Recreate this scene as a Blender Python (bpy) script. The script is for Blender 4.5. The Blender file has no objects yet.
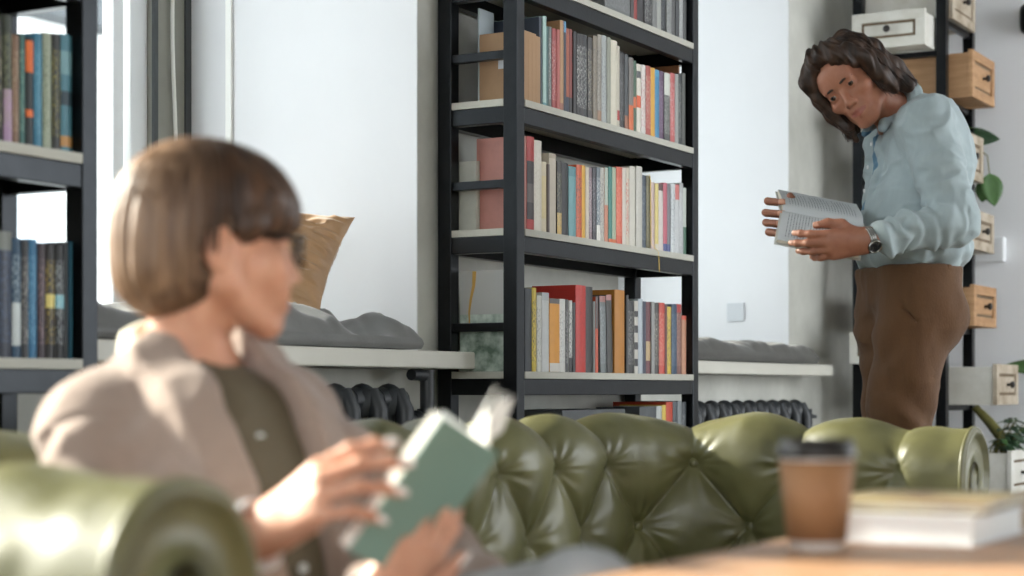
import bpy, math, random
import numpy as np
from mathutils import Vector, Matrix
random.seed(7)
rng = np.random.default_rng(7)
SC = bpy.context.scene
COL = SC.collection
PI = math.pi
H = 0.82                      # camera height above the floor
YAW = math.radians(29.5)      # angle between the view axis and the window wall
CR = np.array([math.sin(YAW), -math.cos(YAW), 0.0])    # camera right
CF = np.array([math.cos(YAW), math.sin(YAW), 0.0])     # camera forward
CU = np.array([0.0, 0.0, 1.0])
FPX = 1800.0

def rfu(r, f, u):
    """metres to the right of / in front of / above the camera's foot point -> world"""
    return CR * r + CF * f + CU * u
def dirw(r, f, u):
    v = CR * r + CF * f + CU * u
    return v / np.linalg.norm(v)
def P(px, py, z):
    return rfu((px - 512) / FPX * z, z, H - (py - 390) / FPX * z)
def x_on(px, y):
    c = (px - 512) / FPX
    return (math.cos(YAW) + math.sin(YAW) * c) * y / (math.sin(YAW) - math.cos(YAW) * c)
def depth(x, y):
    return math.cos(YAW) * x + math.sin(YAW) * y
def z_at(py, x, y):
    return H - (py - 390) / FPX * depth(x, y)
def lin(c):
    c = c / 255.0
    return c / 12.92 if c <= 0.04045 else ((c + 0.055) / 1.055) ** 2.4
def rgb(r, g, b):
    return (lin(r), lin(g), lin(b), 1.0)

# ------------------------------------------------------------------ materials
MATS = {}
def _new(name):
    m = bpy.data.materials.new(name); m.use_nodes = True
    nt = m.node_tree
    return m, nt, nt.nodes['Principled BSDF']
def mat(name, col, rough=0.5, metal=0.0, var=0.0, vscale=8.0, bump=0.0, bscale=60.0, coat=0.0, spec=0.5,
        col2=None, stretch=None, sheen=0.0, sss=0.0, detail=4.0):
    if name in MATS: return MATS[name]
    m, nt, b = _new(name)
    b.inputs['Roughness'].default_value = rough
    b.inputs['Metallic'].default_value = metal
    b.inputs['Specular IOR Level'].default_value = spec
    b.inputs['Coat Weight'].default_value = coat
    b.inputs['Sheen Weight'].default_value = sheen
    if sss:
        b.inputs['Subsurface Weight'].default_value = sss
        b.inputs['Subsurface Radius'].default_value = (0.012, 0.005, 0.003)
        b.inputs['Subsurface Scale'].default_value = 1.0
    b.inputs['Base Color'].default_value = col
    if var or bump or col2:
        tc = nt.nodes.new('ShaderNodeTexCoord')
        src = tc.outputs['Object']
        if stretch:
            mp = nt.nodes.new('ShaderNodeMapping'); mp.inputs['Scale'].default_value = stretch
            nt.links.new(src, mp.inputs['Vector']); src = mp.outputs['Vector']
        if var or col2:
            n = nt.nodes.new('ShaderNodeTexNoise'); n.inputs['Scale'].default_value = vscale
            n.inputs['Detail'].default_value = detail; n.inputs['Roughness'].default_value = 0.6
            nt.links.new(src, n.inputs['Vector'])
            r = nt.nodes.new('ShaderNodeValToRGB')
            c2 = col2 if col2 else tuple(max(0, c * (1 - var)) for c in col[:3]) + (1,)
            r.color_ramp.elements[0].position = 0.33; r.color_ramp.elements[1].position = 0.67
            r.color_ramp.elements[0].color = c2; r.color_ramp.elements[1].color = col
            nt.links.new(n.outputs['Fac'], r.inputs['Fac'])
            nt.links.new(r.outputs['Color'], b.inputs['Base Color'])
        if bump:
            n2 = nt.nodes.new('ShaderNodeTexNoise'); n2.inputs['Scale'].default_value = bscale
            n2.inputs['Detail'].default_value = 3.0
            nt.links.new(src, n2.inputs['Vector'])
            bp = nt.nodes.new('ShaderNodeBump'); bp.inputs['Strength'].default_value = bump
            bp.inputs['Distance'].default_value = 0.01
            nt.links.new(n2.outputs['Fac'], bp.inputs['Height'])
            nt.links.new(bp.outputs['Normal'], b.inputs['Normal'])
    MATS[name] = m
    return m

def print_mat(name, base, ink, lo=0.1, hi=0.9, scale=(420, 420, 70), thr=0.52, rough=0.45):
    """printed cover: rows of small irregular ink marks running along the object's z axis"""
    if name in MATS: return MATS[name]
    m, nt, b = _new(name)
    b.inputs['Roughness'].default_value = rough
    tc = nt.nodes.new('ShaderNodeTexCoord')
    mp = nt.nodes.new('ShaderNodeMapping'); mp.inputs['Scale'].default_value = scale
    nt.links.new(tc.outputs['Object'], mp.inputs['Vector'])
    n = nt.nodes.new('ShaderNodeTexNoise'); n.inputs['Scale'].default_value = 1.0; n.inputs['Detail'].default_value = 2.0
    nt.links.new(mp.outputs['Vector'], n.inputs['Vector'])
    g = nt.nodes.new('ShaderNodeMath'); g.operation = 'GREATER_THAN'; g.inputs[1].default_value = thr
    nt.links.new(n.outputs['Fac'], g.inputs[0])
    mx = nt.nodes.new('ShaderNodeMix'); mx.data_type = 'RGBA'
    mx.inputs['A'].default_value = base; mx.inputs['B'].default_value = ink
    nt.links.new(g.outputs[0], mx.inputs['Factor'])
    nt.links.new(mx.outputs['Result'], b.inputs['Base Color'])
    MATS[name] = m
    return m

# ------------------------------------------------------------------ mesh collecting
class MB:
    """collects shapes in world coordinates into one mesh"""
    def __init__(s): s.v = []; s.f = []; s.m = []; s.sm = []
    def add(s, verts, faces, mi=0, smooth=False):
        b = len(s.v)
        s.v.extend([tuple(map(float, p)) for p in verts])
        for f in faces:
            s.f.append(tuple(b + i for i in f)); s.m.append(mi); s.sm.append(smooth)
        return s
    def box(s, x0, x1, y0, y1, z0, z1, mi=0):
        v = [(x, y, z) for z in (z0, z1) for y in (y0, y1) for x in (x0, x1)]
        return s.add(v, [(0, 2, 3, 1), (4, 5, 7, 6), (0, 1, 5, 4), (2, 6, 7, 3), (0, 4, 6, 2), (1, 3, 7, 5)], mi)
    def obox(s, c, ax, ay, az, mi=0):
        """oriented box: centre and three half-axis vectors"""
        c, ax, ay, az = map(np.array, (c, ax, ay, az))
        v = [c + i * ax + j * ay + k * az for k in (-1, 1) for j in (-1, 1) for i in (-1, 1)]
        return s.add(v, [(0, 2, 3, 1), (4, 5, 7, 6), (0, 1, 5, 4), (2, 6, 7, 3), (0, 4, 6, 2), (1, 3, 7, 5)], mi)
    def grid(s, pts, mi=0, smooth=True, close_u=False, close_v=False):
        pts = np.asarray(pts, float); nu, nv = pts.shape[:2]
        f = []
        for i in range(nu if close_u else nu - 1):
            for j in range(nv if close_v else nv - 1):
                a = i * nv + j; b = ((i + 1) % nu) * nv + j
                c = ((i + 1) % nu) * nv + (j + 1) % nv; d = i * nv + (j + 1) % nv
                f.append((a, b, c, d))
        return s.add(pts.reshape(-1, 3), f, mi, smooth)
    def tube(s, path, r, n=10, mi=0, caps=True, closed=False):
        path = [np.array(p, float) for p in path]; k = len(path)
        rs = [r] * k if np.isscalar(r) else list(r)
        rings = []; up = None
        for i in range(k):
            a = path[(i - 1) % k] if (closed or i > 0) else path[i]
            b = path[(i + 1) % k] if (closed or i < k - 1) else path[i]
            t = b - a; t = t / (np.linalg.norm(t) + 1e-12)
            if up is None:
                up = np.array([0, 0, 1.0]) if abs(t[2]) < 0.9 else np.array([1.0, 0, 0])
            u = up - t * np.dot(up, t); u /= np.linalg.norm(u) + 1e-12; up = u
            w = np.cross(t, u)
            rings.append([path[i] + rs[i] * (math.cos(q) * u + math.sin(q) * w) for q in np.linspace(0, 2 * PI, n, endpoint=False)])
        s.grid(rings, mi, True, closed, True)
        if caps and not closed:
            for rg, flip in ((rings[0], True), (rings[-1], False)):
                s.add(rg, [tuple(range(n))[::-1] if not flip else tuple(range(n))], mi, False)
        return s
    def lathe(s, prof, c, n=32, mi=0, axis=None, smooth=True, caps=True):
        """profile of (radius, height) about a vertical axis at c (or along axis)"""
        c = np.array(c, float)
        az = np.array([0, 0, 1.0]) if axis is None else np.array(axis, float) / np.linalg.norm(axis)
        ax = np.array([1.0, 0, 0]) if abs(az[0]) < 0.9 else np.array([0, 1.0, 0])
        ax = ax - az * np.dot(ax, az); ax /= np.linalg.norm(ax); ay = np.cross(az, ax)
        rings = [[c + az * h + r * (math.cos(q) * ax + math.sin(q) * ay) for q in np.linspace(0, 2 * PI, n, endpoint=False)] for r, h in prof]
        s.grid(rings, mi, smooth, False, True)
        if caps:
            if prof[0][0] > 1e-4: s.add(rings[0], [tuple(range(n))[::-1]], mi)
            if prof[-1][0] > 1e-4: s.add(rings[-1], [tuple(range(n))], mi)
        return s

def add_props(o, label=None, cat=None, group=None, kind=None):
    if label: o['label'] = label
    if cat: o['category'] = cat
    if group: o['group'] = group
    if kind: o['kind'] = kind
    return o
def raw_mesh(name, V, F, mi=None, smooth=True, mats=()):
    me = bpy.data.meshes.new(name)
    V = np.asarray(V, np.float32)
    if isinstance(F, np.ndarray):
        n, k = F.shape
        me.vertices.add(len(V)); me.vertices.foreach_set('co', V.ravel())
        me.loops.add(n * k); me.loops.foreach_set('vertex_index', F.ravel().astype(np.int32))
        me.polygons.add(n); me.polygons.foreach_set('loop_start', np.arange(0, n * k, k, dtype=np.int32))
        me.update(calc_edges=True)
    else:
        me.from_pydata([tuple(p) for p in V.tolist()], [], F); me.update()
    for m in mats: me.materials.append(m)
    if mi is not None: me.polygons.foreach_set('material_index', np.asarray(mi, np.int32))
    sm = np.asarray(smooth if not isinstance(smooth, bool) else [smooth] * len(me.polygons), bool)
    me.polygons.foreach_set('use_smooth', sm)
    return me
def link(name, me, base=(0, 0, 0), parent=None, bevel=0.0, seg=2, recalc=False):
    o = bpy.data.objects.new(name, me); COL.objects.link(o)
    if parent is not None:
        o.parent = parent
    else:
        o.location = base
    if bevel:
        md = o.modifiers.new('edge', 'BEVEL'); md.width = bevel; md.segments = seg; md.limit_method = 'ANGLE'
        md.angle_limit = math.radians(50); md.harden_normals = False
    return o
def build(name, mb, mats, base=(0, 0, 0), parent=None, bevel=0.0, seg=2):
    """mesh object from an MB in world coordinates; base is the thing's origin (children share their parent's)"""
    if not isinstance(mats, (list, tuple)): mats = [mats]
    b = np.array(base, float) if parent is None else np.array(parent.matrix_basis.translation)
    if parent is not None and parent.parent is not None:
        b = b + np.array(parent.parent.matrix_basis.translation)
    V = np.array(mb.v) - b
    me = raw_mesh(name, V, mb.f, mb.m, mb.sm, mats)
    return link(name, me, base, parent, bevel, seg)
def thing(name, base, label, cat, group=None):
    o = bpy.data.objects.new(name, None); COL.objects.link(o); o.location = base
    o.empty_display_size = 0.1
    return add_props(o, label, cat, group)
def copy_tree(o, parent=None):
    c = o.copy(); COL.objects.link(c)
    if parent is not None: c.parent = parent
    for ch in list(o.children): copy_tree(ch, c)
    return c

# ------------------------------------------------------------------ numpy noise + implicit surfaces
def _hash(ix, iy, iz):
    h = (ix * 374761393 + iy * 668265263 + iz * 2147483647 * 3) & 0xffffffff
    h = ((h ^ (h >> 13)) * 1274126177) & 0xffffffff
    return ((h ^ (h >> 16)) & 0xffff) / 65535.0
def vnoise(p):
    p = np.asarray(p, float); i = np.floor(p).astype(np.int64); f = p - i; f = f * f * (3 - 2 * f)
    out = 0
    for dx in (0, 1):
        for dy in (0, 1):
            for dz in (0, 1):
                w = (f[..., 0] if dx else 1 - f[..., 0]) * (f[..., 1] if dy else 1 - f[..., 1]) * (f[..., 2] if dz else 1 - f[..., 2])
                out = out + w * _hash(i[..., 0] + dx, i[..., 1] + dy, i[..., 2] + dz)
    return out
def frame_mat(x, y, z): return np.stack([x, y, z], 1)     # columns
class Field:
    """signed distance grid; shapes are blended in one after another"""
    def __init__(s, lo, hi, vox):
        s.lo = np.array(lo, float); s.vox = vox
        s.n = np.ceil((np.array(hi) - s.lo) / vox).astype(int) + 1
        s.d = np.full(s.n, 0.06, np.float32)
        s.fr = (np.zeros(3), np.eye(3))
    def frame(s, o=None, R=None):
        s.fr = (np.zeros(3), np.eye(3)) if o is None else (np.array(o, float), np.array(R, float))
    def w(s, p): return s.fr[0] + s.fr[1] @ np.array(p, float)
    def _sub(s, lo, hi):
        a = np.clip(np.floor((lo - s.lo) / s.vox).astype(int), 0, s.n); b = np.clip(np.ceil((hi - s.lo) / s.vox).astype(int) + 1, 0, s.n)
        if np.any(b <= a): return None, None
        ax = [s.lo[i] + s.vox * np.arange(a[i], b[i]) for i in range(3)]
        g = np.stack(np.meshgrid(*ax, indexing='ij'), -1)
        return (slice(a[0], b[0]), slice(a[1], b[1]), slice(a[2], b[2])), g
    def _mix(s, sl, q, k, sub):
        d = s.d[sl]
        if sub:
            h = np.maximum(k - np.abs(d + q), 0) / max(k, 1e-6)
            s.d[sl] = np.maximum(d, -q) + h * h * k * 0.25
        else:
            h = np.maximum(k - np.abs(d - q), 0) / max(k, 1e-6)
            s.d[sl] = np.minimum(d, q) - h * h * k * 0.25
    def rc(s, a, b, ra, rb=None, k=0.01, sub=False, flat=None):
        """tapered capsule in the current frame; flat=(axis, factor) squashes its section along axis"""
        if rb is None: rb = ra
        a, b = s.w(a), s.w(b); m = max(ra, rb) * (max(1, flat[1]) if flat else 1) + k + 3 * s.vox
        sl, g = s._sub(np.minimum(a, b) - m, np.maximum(a, b) + m)
        if sl is None: return
        ba = b - a; pa = g - a
        t = np.clip((pa @ ba) / (ba @ ba + 1e-12), 0, 1)
        q = pa - t[..., None] * ba
        sc = 1.0
        if flat:
            n = s.fr[1] @ np.array(flat[0], float); n /= np.linalg.norm(n)
            q = q + (q @ n)[..., None] * n * (1 / flat[1] - 1); sc = min(1, flat[1])
        s._mix(sl, (np.linalg.norm(q, axis=-1) - (ra + t * (rb - ra))) * sc, k, sub)
    def chain(s, pts, rs, k=0.01, sub=False, flat=None):
        if np.isscalar(rs): rs = [rs] * len(pts)
        for i in range(len(pts) - 1): s.rc(pts[i], pts[i + 1], rs[i], rs[i + 1], k, sub, flat)
    def ell(s, c, r, k=0.01, sub=False, R=None):
        """ellipsoid in the current frame (R rotates it within that frame)"""
        A = s.fr[1] if R is None else s.fr[1] @ np.array(R, float)
        c = s.w(c); r = np.array(r, float)
        m = np.abs(A) @ r + k + 3 * s.vox
        sl, g = s._sub(c - m, c + m)
        if sl is None: return
        q = (g - c) @ A
        k0 = np.linalg.norm(q / r, axis=-1); k1 = np.linalg.norm(q / (r * r), axis=-1)
        s._mix(sl, k0 * (k0 - 1) / np.maximum(k1, 1e-9), k, sub)
    def box(s, c, hs, rnd=0.005, k=0.01, sub=False, R=None):
        A = s.fr[1] if R is None else s.fr[1] @ np.array(R, float)
        c = s.w(c); hs = np.array(hs, float)
        m = np.abs(A) @ hs + k + 3 * s.vox
        sl, g = s._sub(c - m, c + m)
        if sl is None: return
        q = np.abs((g - c) @ A) - (hs - rnd)
        s._mix(sl, np.linalg.norm(np.maximum(q, 0), axis=-1) + np.minimum(q.max(-1), 0) - rnd, k, sub)
    def apply(s, fn, lo=None, hi=None):
        """d <- fn(points, d) over a world box"""
        sl, g = s._sub(np.array(lo) if lo is not None else s.lo, np.array(hi) if hi is not None else s.lo + s.vox * s.n)
        if sl is not None: s.d[sl] = fn(g, s.d[sl])
    def loc(s, g): return (g - s.fr[0]) @ s.fr[1]
    def mesh(s):
        d = s.d; d[0] = d[-1] = 0.06; d[:, 0] = d[:, -1] = 0.06; d[:, :, 0] = d[:, :, -1] = 0.06
        neg = d < 0
        nx, ny, nz = d.shape
        cnt = np.zeros((nx - 1, ny - 1, nz - 1), np.int8)
        for i in (0, 1):
            for j in (0, 1):
                for k in (0, 1): cnt += neg[i:nx - 1 + i, j:ny - 1 + j, k:nz - 1 + k]
        act = (cnt > 0) & (cnt < 8)
        idx = np.argwhere(act); I, J, K = idx.T
        cv = {(i, j, k): d[I + i, J + j, K + k].astype(float) for i in (0, 1) for j in (0, 1) for k in (0, 1)}
        acc = np.zeros((len(idx), 3)); num = np.zeros(len(idx))
        cs = list(cv)
        for a in cs:
            for ax in range(3):
                if a[ax]: continue
                b = tuple(1 if q == ax else a[q] for q in range(3))
                va, vb = cv[a], cv[b]; cr = (va < 0) != (vb < 0)
                t = np.where(cr, va / np.where(cr, va - vb, 1), 0)
                pt = np.tile(np.array(a, float), (len(idx), 1)); pt[:, ax] += t
                acc += pt * cr[:, None]; num += cr
        V = s.lo + s.vox * (idx + acc / num[:, None])
        vid = np.full(act.shape, -1, np.int32); vid[I, J, K] = np.arange(len(idx))
        F = []
        for ax in range(3):
            o1, o2 = [q for q in range(3) if q != ax]
            sl0 = [slice(1, -1)] * 3; sl1 = [slice(1, -1)] * 3
            sl0[ax] = slice(0, -1); sl1[ax] = slice(1, None)
            n0, n1 = neg[tuple(sl0)], neg[tuple(sl1)]
            e = np.argwhere(n0 != n1)
            inside0 = n0[tuple(e.T)]
            e = e.copy(); e[:, o1] += 1; e[:, o2] += 1
            def cell(a, b):
                q = e.copy(); q[:, o1] -= a; q[:, o2] -= b
                return vid[q[:, 0], q[:, 1], q[:, 2]]
            quad = np.stack([cell(1, 1), cell(0, 1), cell(0, 0), cell(1, 0)], 1)
            flip = inside0 if ax != 1 else ~inside0
            quad[~flip] = quad[~flip][:, ::-1]
            F.append(quad)
        return V, np.concatenate(F)
def vert_normals(V, F):
    n = np.cross(V[F[:, 1]] - V[F[:, 0]], V[F[:, 2]] - V[F[:, 0]])
    N = np.zeros_like(V)
    for k in range(F.shape[1]): np.add.at(N, F[:, k], n)
    return N / (np.linalg.norm(N, axis=1, keepdims=True) + 1e-12)
def smooth_mesh(V, F, it=1, lam=0.5):
    for _ in range(it):
        S = np.zeros_like(V); c = np.zeros(len(V))
        for k in range(4):
            a, b = F[:, k], F[:, (k + 1) % 4]
            np.add.at(S, a, V[b]); np.add.at(c, a, 1)
        V = V + lam * (S / np.maximum(c, 1)[:, None] - V)
    return V
# ------------------------------------------------------------------ shared materials
m_concrete = mat('grey_concrete', rgb(204, 204, 196), 0.85, col2=rgb(172, 172, 164), vscale=2.2, bump=0.15, bscale=18, detail=8)
m_jamb = mat('reveal_paint', rgb(224, 225, 227), 0.6, var=0.03, vscale=3)
m_white = mat('white_paint', rgb(240, 241, 243), 0.6, var=0.03, vscale=3)
m_ceil = mat('grey_ceiling', rgb(150, 150, 148), 0.9, var=0.1, vscale=2)
m_sill = mat('pale_sill_board', rgb(205, 203, 192), 0.45, var=0.05, vscale=5)
m_black = mat('black_steel', rgb(45, 47, 49), 0.30, metal=0.94, var=0.15, vscale=20, bump=0.03, bscale=120)
m_board = mat('pale_shelf_board', rgb(182, 180, 168), 0.55, var=0.08, vscale=10, stretch=(1, 6, 6))
m_floor = mat('grey_floor', rgb(96, 88, 78), 0.55, var=0.2, vscale=2, stretch=(1, 8, 1))
m_iron = mat('cast_iron', rgb(40, 44, 47), 0.42, var=0.15, vscale=30, bump=0.08, bscale=90)

WY = 2.776                     # face of the window wall
GY = 3.63                     # glass line
XE = 8.35                     # face of the end wall
NI = [(-1.5, 2.10), (2.75, 4.360), (5.66, 7.327)]     # the window niches
ZC = 3.55
SILL = 0.928

def struct(name, mb, m, bevel=0.0):
    return add_props(build(name, mb, m, bevel=bevel), kind='structure')

w = MB()
xs = [-2.2] + [q for a in NI for q in a] + [XE + 0.25]
for k in range(0, len(xs), 2):
    w.box(xs[k], xs[k + 1], WY, GY + 0.12, 0, ZC)          # piers between the niches
for a, b in NI:
    w.box(a, b, WY, GY + 0.12, 0, SILL - 0.05)             # parapet
    w.box(a, b, WY, GY + 0.12, 3.2, ZC)                    # lintel
wall = struct('wall_back', w, [m_concrete])
# white paint on the reveals of the niches
for i, (a, b) in enumerate(NI):
    t = MB(); t.box(b - 0.004, b + 0.002, WY + 0.002, GY, SILL, 3.2); t.box(a - 0.002, a + 0.004, WY + 0.002, GY, SILL, 3.2)
    t.box(a, b, WY + 0.002, GY, 3.196, 3.202)
    struct('trim_%d' % (i + 1), t, [m_jamb])
t = MB(); t.box(-2.2, XE + 0.25, -2.4, GY + 0.12, -0.1, 0.0); struct('floor', t, [m_floor])
t = MB(); t.box(-2.2, XE + 0.25, -2.4, GY + 0.12, ZC, ZC + 0.1); struct('ceiling', t, [m_ceil])
t = MB(); t.box(XE, XE + 0.2, -2.6, WY, 0, ZC); struct('wall_end', t, [m_white])
t = MB(); t.box(-2.2, XE, -2.6, -2.4, 0, 0.3); t.box(-2.2, XE, -2.6, -2.4, 3.35, ZC)
for xa, xb in ((-2.2, 4.6), (8.3, XE)): t.box(xa, xb, -2.6, -2.4, 0.3, 3.35)  # unseen wall; the gap left here is added to brighten the end wall
struct('wall_front', t, [m_concrete])
t = MB(); t.box(-2.4, -2.2, 0.6, WY, 0, ZC); t.box(-2.4, -2.2, -2.6, 0.6, 0, 0.9); t.box(-2.4, -2.2, -2.6, 0.6, 3.1, ZC)  # unseen wall; its opening is added and sized to let fill light in
struct('wall_side', t, [m_concrete])
t = MB()
for a, b in NI: pass
t.box(XE - 0.012, XE, -2.4, WY - 0.01, 0, 0.1); struct('baseboard_end', t, [m_white])

# windows
m_frame = mat('white_window_frame', rgb(228, 232, 234), 0.35)
m_seal = mat('dark_window_seal', rgb(70, 74, 76), 0.6)
m_reveal = mat('grey_window_reveal', rgb(150, 150, 142), 0.8, var=0.15, vscale=6)
def glass_mat():
    m = bpy.data.materials.new('window_glass'); m.use_nodes = True; nt = m.node_tree
    nt.nodes.clear()
    o = nt.nodes.new('ShaderNodeOutputMaterial'); mx = nt.nodes.new('ShaderNodeMixShader')
    tr = nt.nodes.new('ShaderNodeBsdfTransparent'); gl = nt.nodes.new('ShaderNodeBsdfGlossy')
    fr = nt.nodes.new('ShaderNodeValue'); fr.outputs[0].default_value = 0.06
    gl.inputs['Roughness'].default_value = 0.02; tr.inputs['Color'].default_value = (0.96, 0.98, 0.97, 1)
    nt.links.new(fr.outputs[0], mx.inputs[0]); nt.links.new(tr.outputs[0], mx.inputs[1]); nt.links.new(gl.outputs[0], mx.inputs[2])
    nt.links.new(mx.outputs[0], o.inputs[0])
    return m
m_glass = glass_mat()
for i, (a, b) in enumerate(NI):
    root = bpy.data.objects.new('window_%d' % (i + 1), None); COL.objects.link(root); root.location = ((a + b) / 2, GY, SILL)
    add_props(root, kind='structure')
    r = MB(); r.box(b - 0.175, b - 0.004, GY - 0.02, GY + 0.1, SILL, 3.2); r.box(a + 0.004, a + 0.175, GY - 0.02, GY + 0.1, SILL, 3.2)
    build('window_reveal', r, [m_reveal], parent=root)
    sl = MB()
    sl.box(b - 0.03, b - 0.006, GY - 0.028, GY - 0.018, SILL, 3.2); sl.box(b - 0.178, b - 0.16, GY - 0.028, GY - 0.018, SILL, 3.2)
    build('window_seal', sl, [m_seal], parent=root)
    fa, fb = a + 0.175, b - 0.175
    f = MB()
    f.box(fa, fa + 0.09, GY, GY + 0.07, SILL, 3.2); f.box(fb - 0.075, fb, GY, GY + 0.07, SILL, 3.2)
    f.box(fb - 0.135, fb - 0.09, GY + 0.015, GY + 0.06, SILL + 0.09, 3.11)
    f.box(fa + 0.09, fb - 0.075, GY, GY + 0.07, SILL, SILL + 0.09); f.box(fa + 0.09, fb - 0.075, GY, GY + 0.07, 3.11, 3.2)
    mid = (fa + fb) / 2
    f.box(mid - 0.05, mid + 0.05, GY, GY + 0.07, SILL + 0.09, 3.11)
    build('window_frame', f, [m_frame], parent=root, bevel=0.004)
    g = MB(); g.box(fa + 0.09, mid - 0.05, GY + 0.03, GY + 0.034, SILL + 0.09, 3.11); g.box(mid + 0.05, fb - 0.075, GY + 0.03, GY + 0.034, SILL + 0.09, 3.11)
    build('window_pane', g, [m_glass], parent=root)
# window seats
SX = [(-1.55, 1.96), (2.765, 4.428), (5.76, 7.462)]
for i, ((a, b), (sa, sb)) in enumerate(zip(NI, SX)):
    t = MB(); t.box(a + 0.004, b - 0.004, WY - 0.001, GY - 0.02, SILL - 0.048, SILL); t.box(sa, sb, WY - 0.15, WY - 0.001, SILL - 0.048, SILL)
    struct('windowsill_%d' % (i + 1), t, [m_sill], bevel=0.004)
# cable duct on the reveal of the first niche in view, and the hanging white cord
cx = NI[1][1]
t = MB(); t.box(cx - 0.016, cx - 0.005, 3.440, 3.463, SILL + 0.001, 3.19)
add_props(build('cable_duct', t, [mat('duct_white', rgb(244, 244, 240), 0.4)], base=(cx, 3.4, SILL), bevel=0.003), 'thin white cable duct running up the white window reveal', 'cable duct')
t = MB(); pts = []
for k in range(30):
    u = k / 29; z = 3.19 - u * (3.19 - 1.2)
    pts.append((4.278 - 0.03 * max(0, (u - 0.35)) ** 1 + 0.012 * math.sin(u * 7 + 1) + 0.004 * math.sin(u * 17), GY - 0.035, z))
t.tube(pts, 0.006, 8)
add_props(build('blind_cord', t, [mat('cord_white', rgb(230, 230, 224), 0.6)], base=pts[-1]), 'white cord hanging beside the white window frame', 'cord')

# the house across the street, seen through the glass
m_facw = mat('pale_plaster', rgb(240, 240, 238), 0.9, var=0.04, vscale=0.6)
m_facg = mat('grey_plaster', rgb(76, 80, 84), 0.9, var=0.06, vscale=0.6)
root = thing('street_house', (14, 15.0, -3.5), 'pale house across the street seen through the window, grey above white', 'building')
b = MB(); b.box(2, 40, 15.0, 20, -3.5, 5.1); build('lower_wall', b, [m_facw], parent=root)
b = MB(); b.box(2, 40, 14.6, 20, 5.1, 6.6); build('upper_wall', b, [m_facg], parent=root)
for k in range(9):
    x = 4 + k * 3.4
    fr = MB(); fr.box(x, x + 1.5, 14.96, 15.0, 0.2, 3.2)
    wd = build('house_window', fr, [m_frame], parent=root)
    gl = MB(); gl.box(x + 0.12, x + 1.38, 14.94, 14.965, 0.35, 3.05)
    build('window_glass', gl, [mat('house_glass', rgb(196, 206, 214), 0.15)], parent=wd)
t = MB(); t.box(-10, 50, GY + 0.13, 15, -3.6, -3.5); add_props(build('street', t, [m_facg]), kind='structure')

# ------------------------------------------------------------------ bookcases: steel frame, pale boards
BZ = [0.115, 0.475, 0.873, 1.281, 1.650, 2.009, 2.370, 2.735]      # board tops
BW, BY0, BY1 = 1.28, 2.500, 2.764
def make_bookcase(x0, label, zo=0.0, bw=BW):
    x1 = x0 + bw; p = 0.045
    root = thing('bookcase', (x0, BY0, 0), label, 'bookcase', 'black steel bookcases along the window wall')
    for (xa, ya) in ((x0, BY0), (x1 - p, BY0), (x0, BY1 - p), (x1 - p, BY1 - p)):
        b = MB(); b.box(xa, xa + p, ya, ya + p, 0, 3.0); build('post', b, [m_black], parent=root, bevel=0.002)
    for z in BZ:
        z += zo
        b = MB(); b.box(x0 + 0.001, x1 - 0.001, BY0 - 0.004, BY1 - 0.002, z - 0.02, z)
        # notch the board round the posts: keep it between them
        b = MB(); b.box(x0 + p + 0.001, x1 - p - 0.001, BY0 - 0.002, BY1 - 0.002, z - 0.02, z)
        b.box(x0 + 0.002, x0 + p + 0.001, BY0 + p + 0.001, BY1 - p - 0.001, z - 0.02, z)
        b.box(x1 - p - 0.001, x1 - 0.002, BY0 + p + 0.001, BY1 - p - 0.001, z - 0.02, z)
        build('shelf_board', b, [m_board], parent=root)
        f = MB()
        f.box(x0 + p, x1 - p, BY0 + 0.002, BY0 + 0.032, z - 0.068, z - 0.021); f.box(x0 + p, x1 - p, BY1 - 0.034, BY1 - 0.004, z - 0.068, z - 0.021)
        f.box(x0 + 0.004, x0 + 0.034, BY0 + p, BY1 - p, z - 0.068, z - 0.021); f.box(x1 - 0.034, x1 - 0.004, BY0 + p, BY1 - p, z - 0.068, z - 0.021)
        build('shelf_frame', f, [m_black], parent=root, bevel=0.002)
        if z > 0.3 and z < 2.6:
            for xa in (x0 + 0.006, x1 - 0.03):
                g = MB(); g.box(xa, xa + 0.024, BY0 + p, BY1 - p, z + 0.115, z + 0.14); build('side_rail', g, [m_black], parent=root, bevel=0.002)
    return root
bcx, blx = 4.447, 1.983
bc_main = make_bookcase(bcx, 'tall black steel bookcase of full pale shelves standing between the two window seats')
bc_left = make_bookcase(blx, 'tall black steel bookcase cut by the picture edge, behind the seated woman', 0.008, 0.75)
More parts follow.
